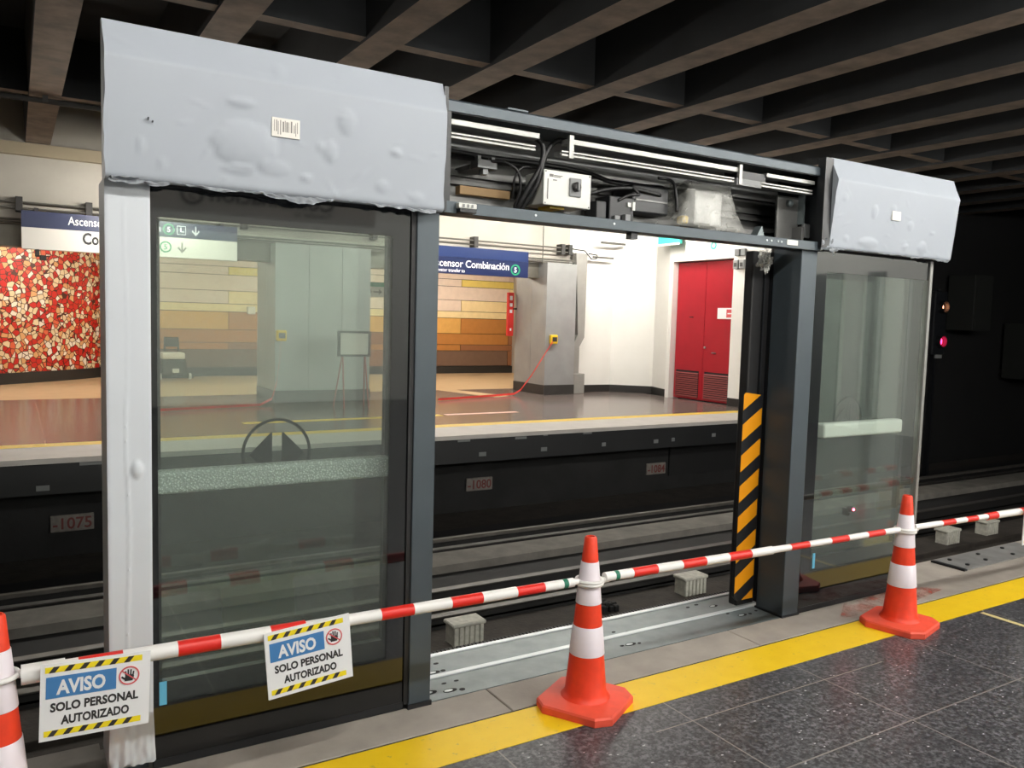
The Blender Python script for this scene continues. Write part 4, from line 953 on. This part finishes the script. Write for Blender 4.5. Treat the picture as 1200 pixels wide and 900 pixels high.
rf2 = lambda x: .0205 if x < 3.18 else .0165
m2 = [(2.215, 2.236, 'bar_green'), (2.313, 2.45, 'bar_red'), (2.597, 2.739, 'bar_red'), (2.887, 3.03, 'bar_red'), (3.18, 3.2, 'bar_white'), (3.306, 3.439, 'bar_red'), (3.604, 3.74, 'bar_red'), (3.895, 4.034, 'bar_red')]
b2_, y2 = bar((2.085, 2.735), (4.225, 2.67), seg_fill(2.165, 4.15, m2, rf2), 'red and white barrier bar from the middle cone to the right cone')
end_ring(b2_, 2.085, 2.735, 1, y2(2.19), ZBAR-.012); end_ring(b2_, 4.225, 2.67, -1, y2(4.12), ZBAR, .052)
rf3 = lambda x: .0165 if x < 5.0 else .0215
m3 = [(4.544, 4.693-.05, 'bar_red'), (4.80, 4.92, 'bar_red'), (5.06, 5.17, 'bar_red'), (5.33, 5.46, 'bar_red'), (5.6, 5.75, 'bar_red'), (5.9, 6.05, 'bar_red')]
m3 = [(4.543, 4.66, 'bar_red'), (4.77, 4.875, 'bar_red'), (4.975, 5.07, 'bar_red'), (5.315, 5.44, 'bar_red'), (5.6, 5.75, 'bar_red'), (5.9, 6.05, 'bar_red')]
b3, y3 = bar((4.225, 2.67), (6.42, 2.56), seg_fill(4.3, 6.34, m3, rf3), 'red and white barrier bar leaving the picture right of the right cone')
end_ring(b3, 4.225, 2.67, 1, y3(4.33), ZBAR-.012, .052); end_ring(b3, 6.42, 2.56, -1, y3(6.32))

HANDX = .8
def aviso(x, y, z, rot, label, tilt=0):
    """warning board, lower left corner of the upright board at x, z"""
    W, H = .302, .236
    t = thing('warning_sign', label, 'sign', (x, y, z), 'notice boards on the barrier bar'); t.rotation_euler = (R(tilt), R(rot), 0)
    kw = dict(local=True)
    MB().prism([(0, 0), (W, 0), (W, H), (0, H)], -.003, .003).build('board', 'sign_white', t, **kw)
    MB().box(.05*W, .68*W, -.0042, -.003, H*.55, H*.83).build('blue_panel', 'sign_blue', t, **kw)
    text('lettering', 'AVISO', H*.25, (.365*W, -.0045, H*.60), 'text_white', t, bold=.035, align='CENTER', local=True, depth=.0005, width=.44*W)
    text('lettering', 'SOLO PERSONAL', H*.155, (.49*W, -.0035, H*.375), 'sign_black', t, bold=.036, align='CENTER', local=True, depth=.0005, width=.80*W)
    text('lettering', 'AUTORIZADO', H*.155, (.50*W, -.0035, H*.195), 'sign_black', t, bold=.036, align='CENTER', local=True, depth=.0005, width=.62*W)
    for z0 in (.055*H, .885*H):
        MB().box(.04*W, .92*W, -.0038, -.003, z0, z0+.075*H).build('hazard_stripe', 'sign_yellow', t, **kw)
        mb = MB(); k_ = 0
        while .07*W+k_*.135*W < .86*W:
            a = .07*W+k_*.135*W; mb.prism([(a, z0), (a+.055*W, z0), (a+.10*W, z0+.075*H), (a+.045*W, z0+.075*H)], -.0044, -.0038); k_ += 1
        mb.build('hazard_stripe', 'sign_black', t, **kw)
    cx, cz, rr = .80*W, .70*H, .098*W
    # hand: palm, four fingers and thumb as flat print
    mb = MB(); mb.prism([(cx-.013, cz-.017), (cx+.010, cz-.017), (cx+.014, cz-.004), (cx+.013, cz+.003), (cx-.011, cz+.003)], -.004, -.003)
    for fx, fz, fl, an in ((-.009, .001, .014, 6), (-.0025, .002, .018, 2), (.0042, .002, .017, -3), (.0108, .0, .013, -8)): mb.box(-.0023, .0023, -.004, -.003, 0, fl, mat=Matrix.Translation((cx+fx, 0, cz+fz)) @ Matrix.Rotation(R(-an), 4, 'Y'))
    mb.box(-.0026, .0026, -.004, -.003, 0, .014, mat=Matrix.Translation((cx-.011, 0, cz-.011)) @ Matrix.Rotation(R(-48), 4, 'Y'))
    mb.build('hand_symbol', 'sign_black', t, **kw)
    mb = flat_ring(MB(), cx, cz, rr*.86, rr, -.0046, -.003); mb.box(-rr*.9, rr*.9, -.0046, -.004, -.0018, .0018, mat=Matrix.Translation((cx, 0, cz)) @ Matrix.Rotation(R(40), 4, 'Y')); mb.build('prohibition_ring', 'sign_red', t, **kw)
    MB().box(.04, .055, .003, .03, H-.04, H-.032).box(W-.055, W-.04, .003, .03, H-.04, H-.032).build('hook', 'sign_white', t, **kw)
    return t
aviso(.042, 2.726, .353, 2, 'white notice board with blue header at the left edge by the wrapped column')
s2 = aviso(.722, 2.722, .332, -4.4, 'white notice board hanging crooked before the large glass panel')
aviso(5.29, 2.575, .352, 0, 'white notice board cut off at the right picture edge')

# ------------------------------------------------------------------ tunnel signal
t = thing('tunnel_signal', 'dark tunnel signal showing two red lights at right', 'signal', (15.7, 9.5, -1.3))
bx('mast', 'black_metal', (15.67, 15.75, 9.55, 9.63, -1.3, 2.5), t); bx('head', 'black_metal', (15.5, 15.91, 9.48, 9.62, 1.2, 2.45), t, .02)
for z, mt, r_ in ((2.146, 'signal_amber', .05), (1.465, 'signal_red', .085)):
    MB().lathe([(r_, 0), (r_*.9, .02), (r_*.4, .03)], 0, 0, 20, mat=Matrix.Translation((15.705, 9.48, z)) @ Matrix.Rotation(R(90), 4, 'X')).build('lens', mt, t)
    MB().lathe([(.12, 0), (.12, .1), (.11, .1), (.11, 0)], 0, 0, 20, cap=False, mat=Matrix.Translation((15.705, 9.48, z)) @ Matrix.Rotation(R(90), 4, 'X')).build('hood', 'black_metal', t)
bx('plate', 'tag_grey', (15.58, 15.8, 9.46, 9.48, 1.13, 1.2), t)

# station sign of the near platform (seen mirrored in the black glass band)
t = thing('station_sign', 'white transfer sign of the near platform mirrored in dark glass', 'sign', (2.8, -4.7, 2.95), 'hanging station signs')
bx('sign_box', 'station_white', (1.3, 4.3, -4.74, -4.66, 2.88, 3.35), t, .004)
text('lettering', 'Combinación', .30, (3.72, -4.655, 3.03), 'text_black', t, face='+Y', width=1.6, bold=.02)
text('lettering', 'Transfer to', .1, (3.68, -4.655, 2.93), 'text_black', t, face='+Y', width=.52)
b_ = flat_ring(MB(), 1.9, 3.10, .1, .14, -4.66, -4.654, 32).build('line_ring', 'text_black', t)
text('line_number', '5', .2, (1.9, -4.655, 3.03), 'text_black', t, face='+Y', align='CENTER')
MB().tube([(1.6, -4.7, 3.35), (1.6, -4.7, ZB)], .012, 6).tube([(4.0, -4.7, 3.35), (4.0, -4.7, ZB)], .012, 6).build('hanger', 'pipe_dark', t)
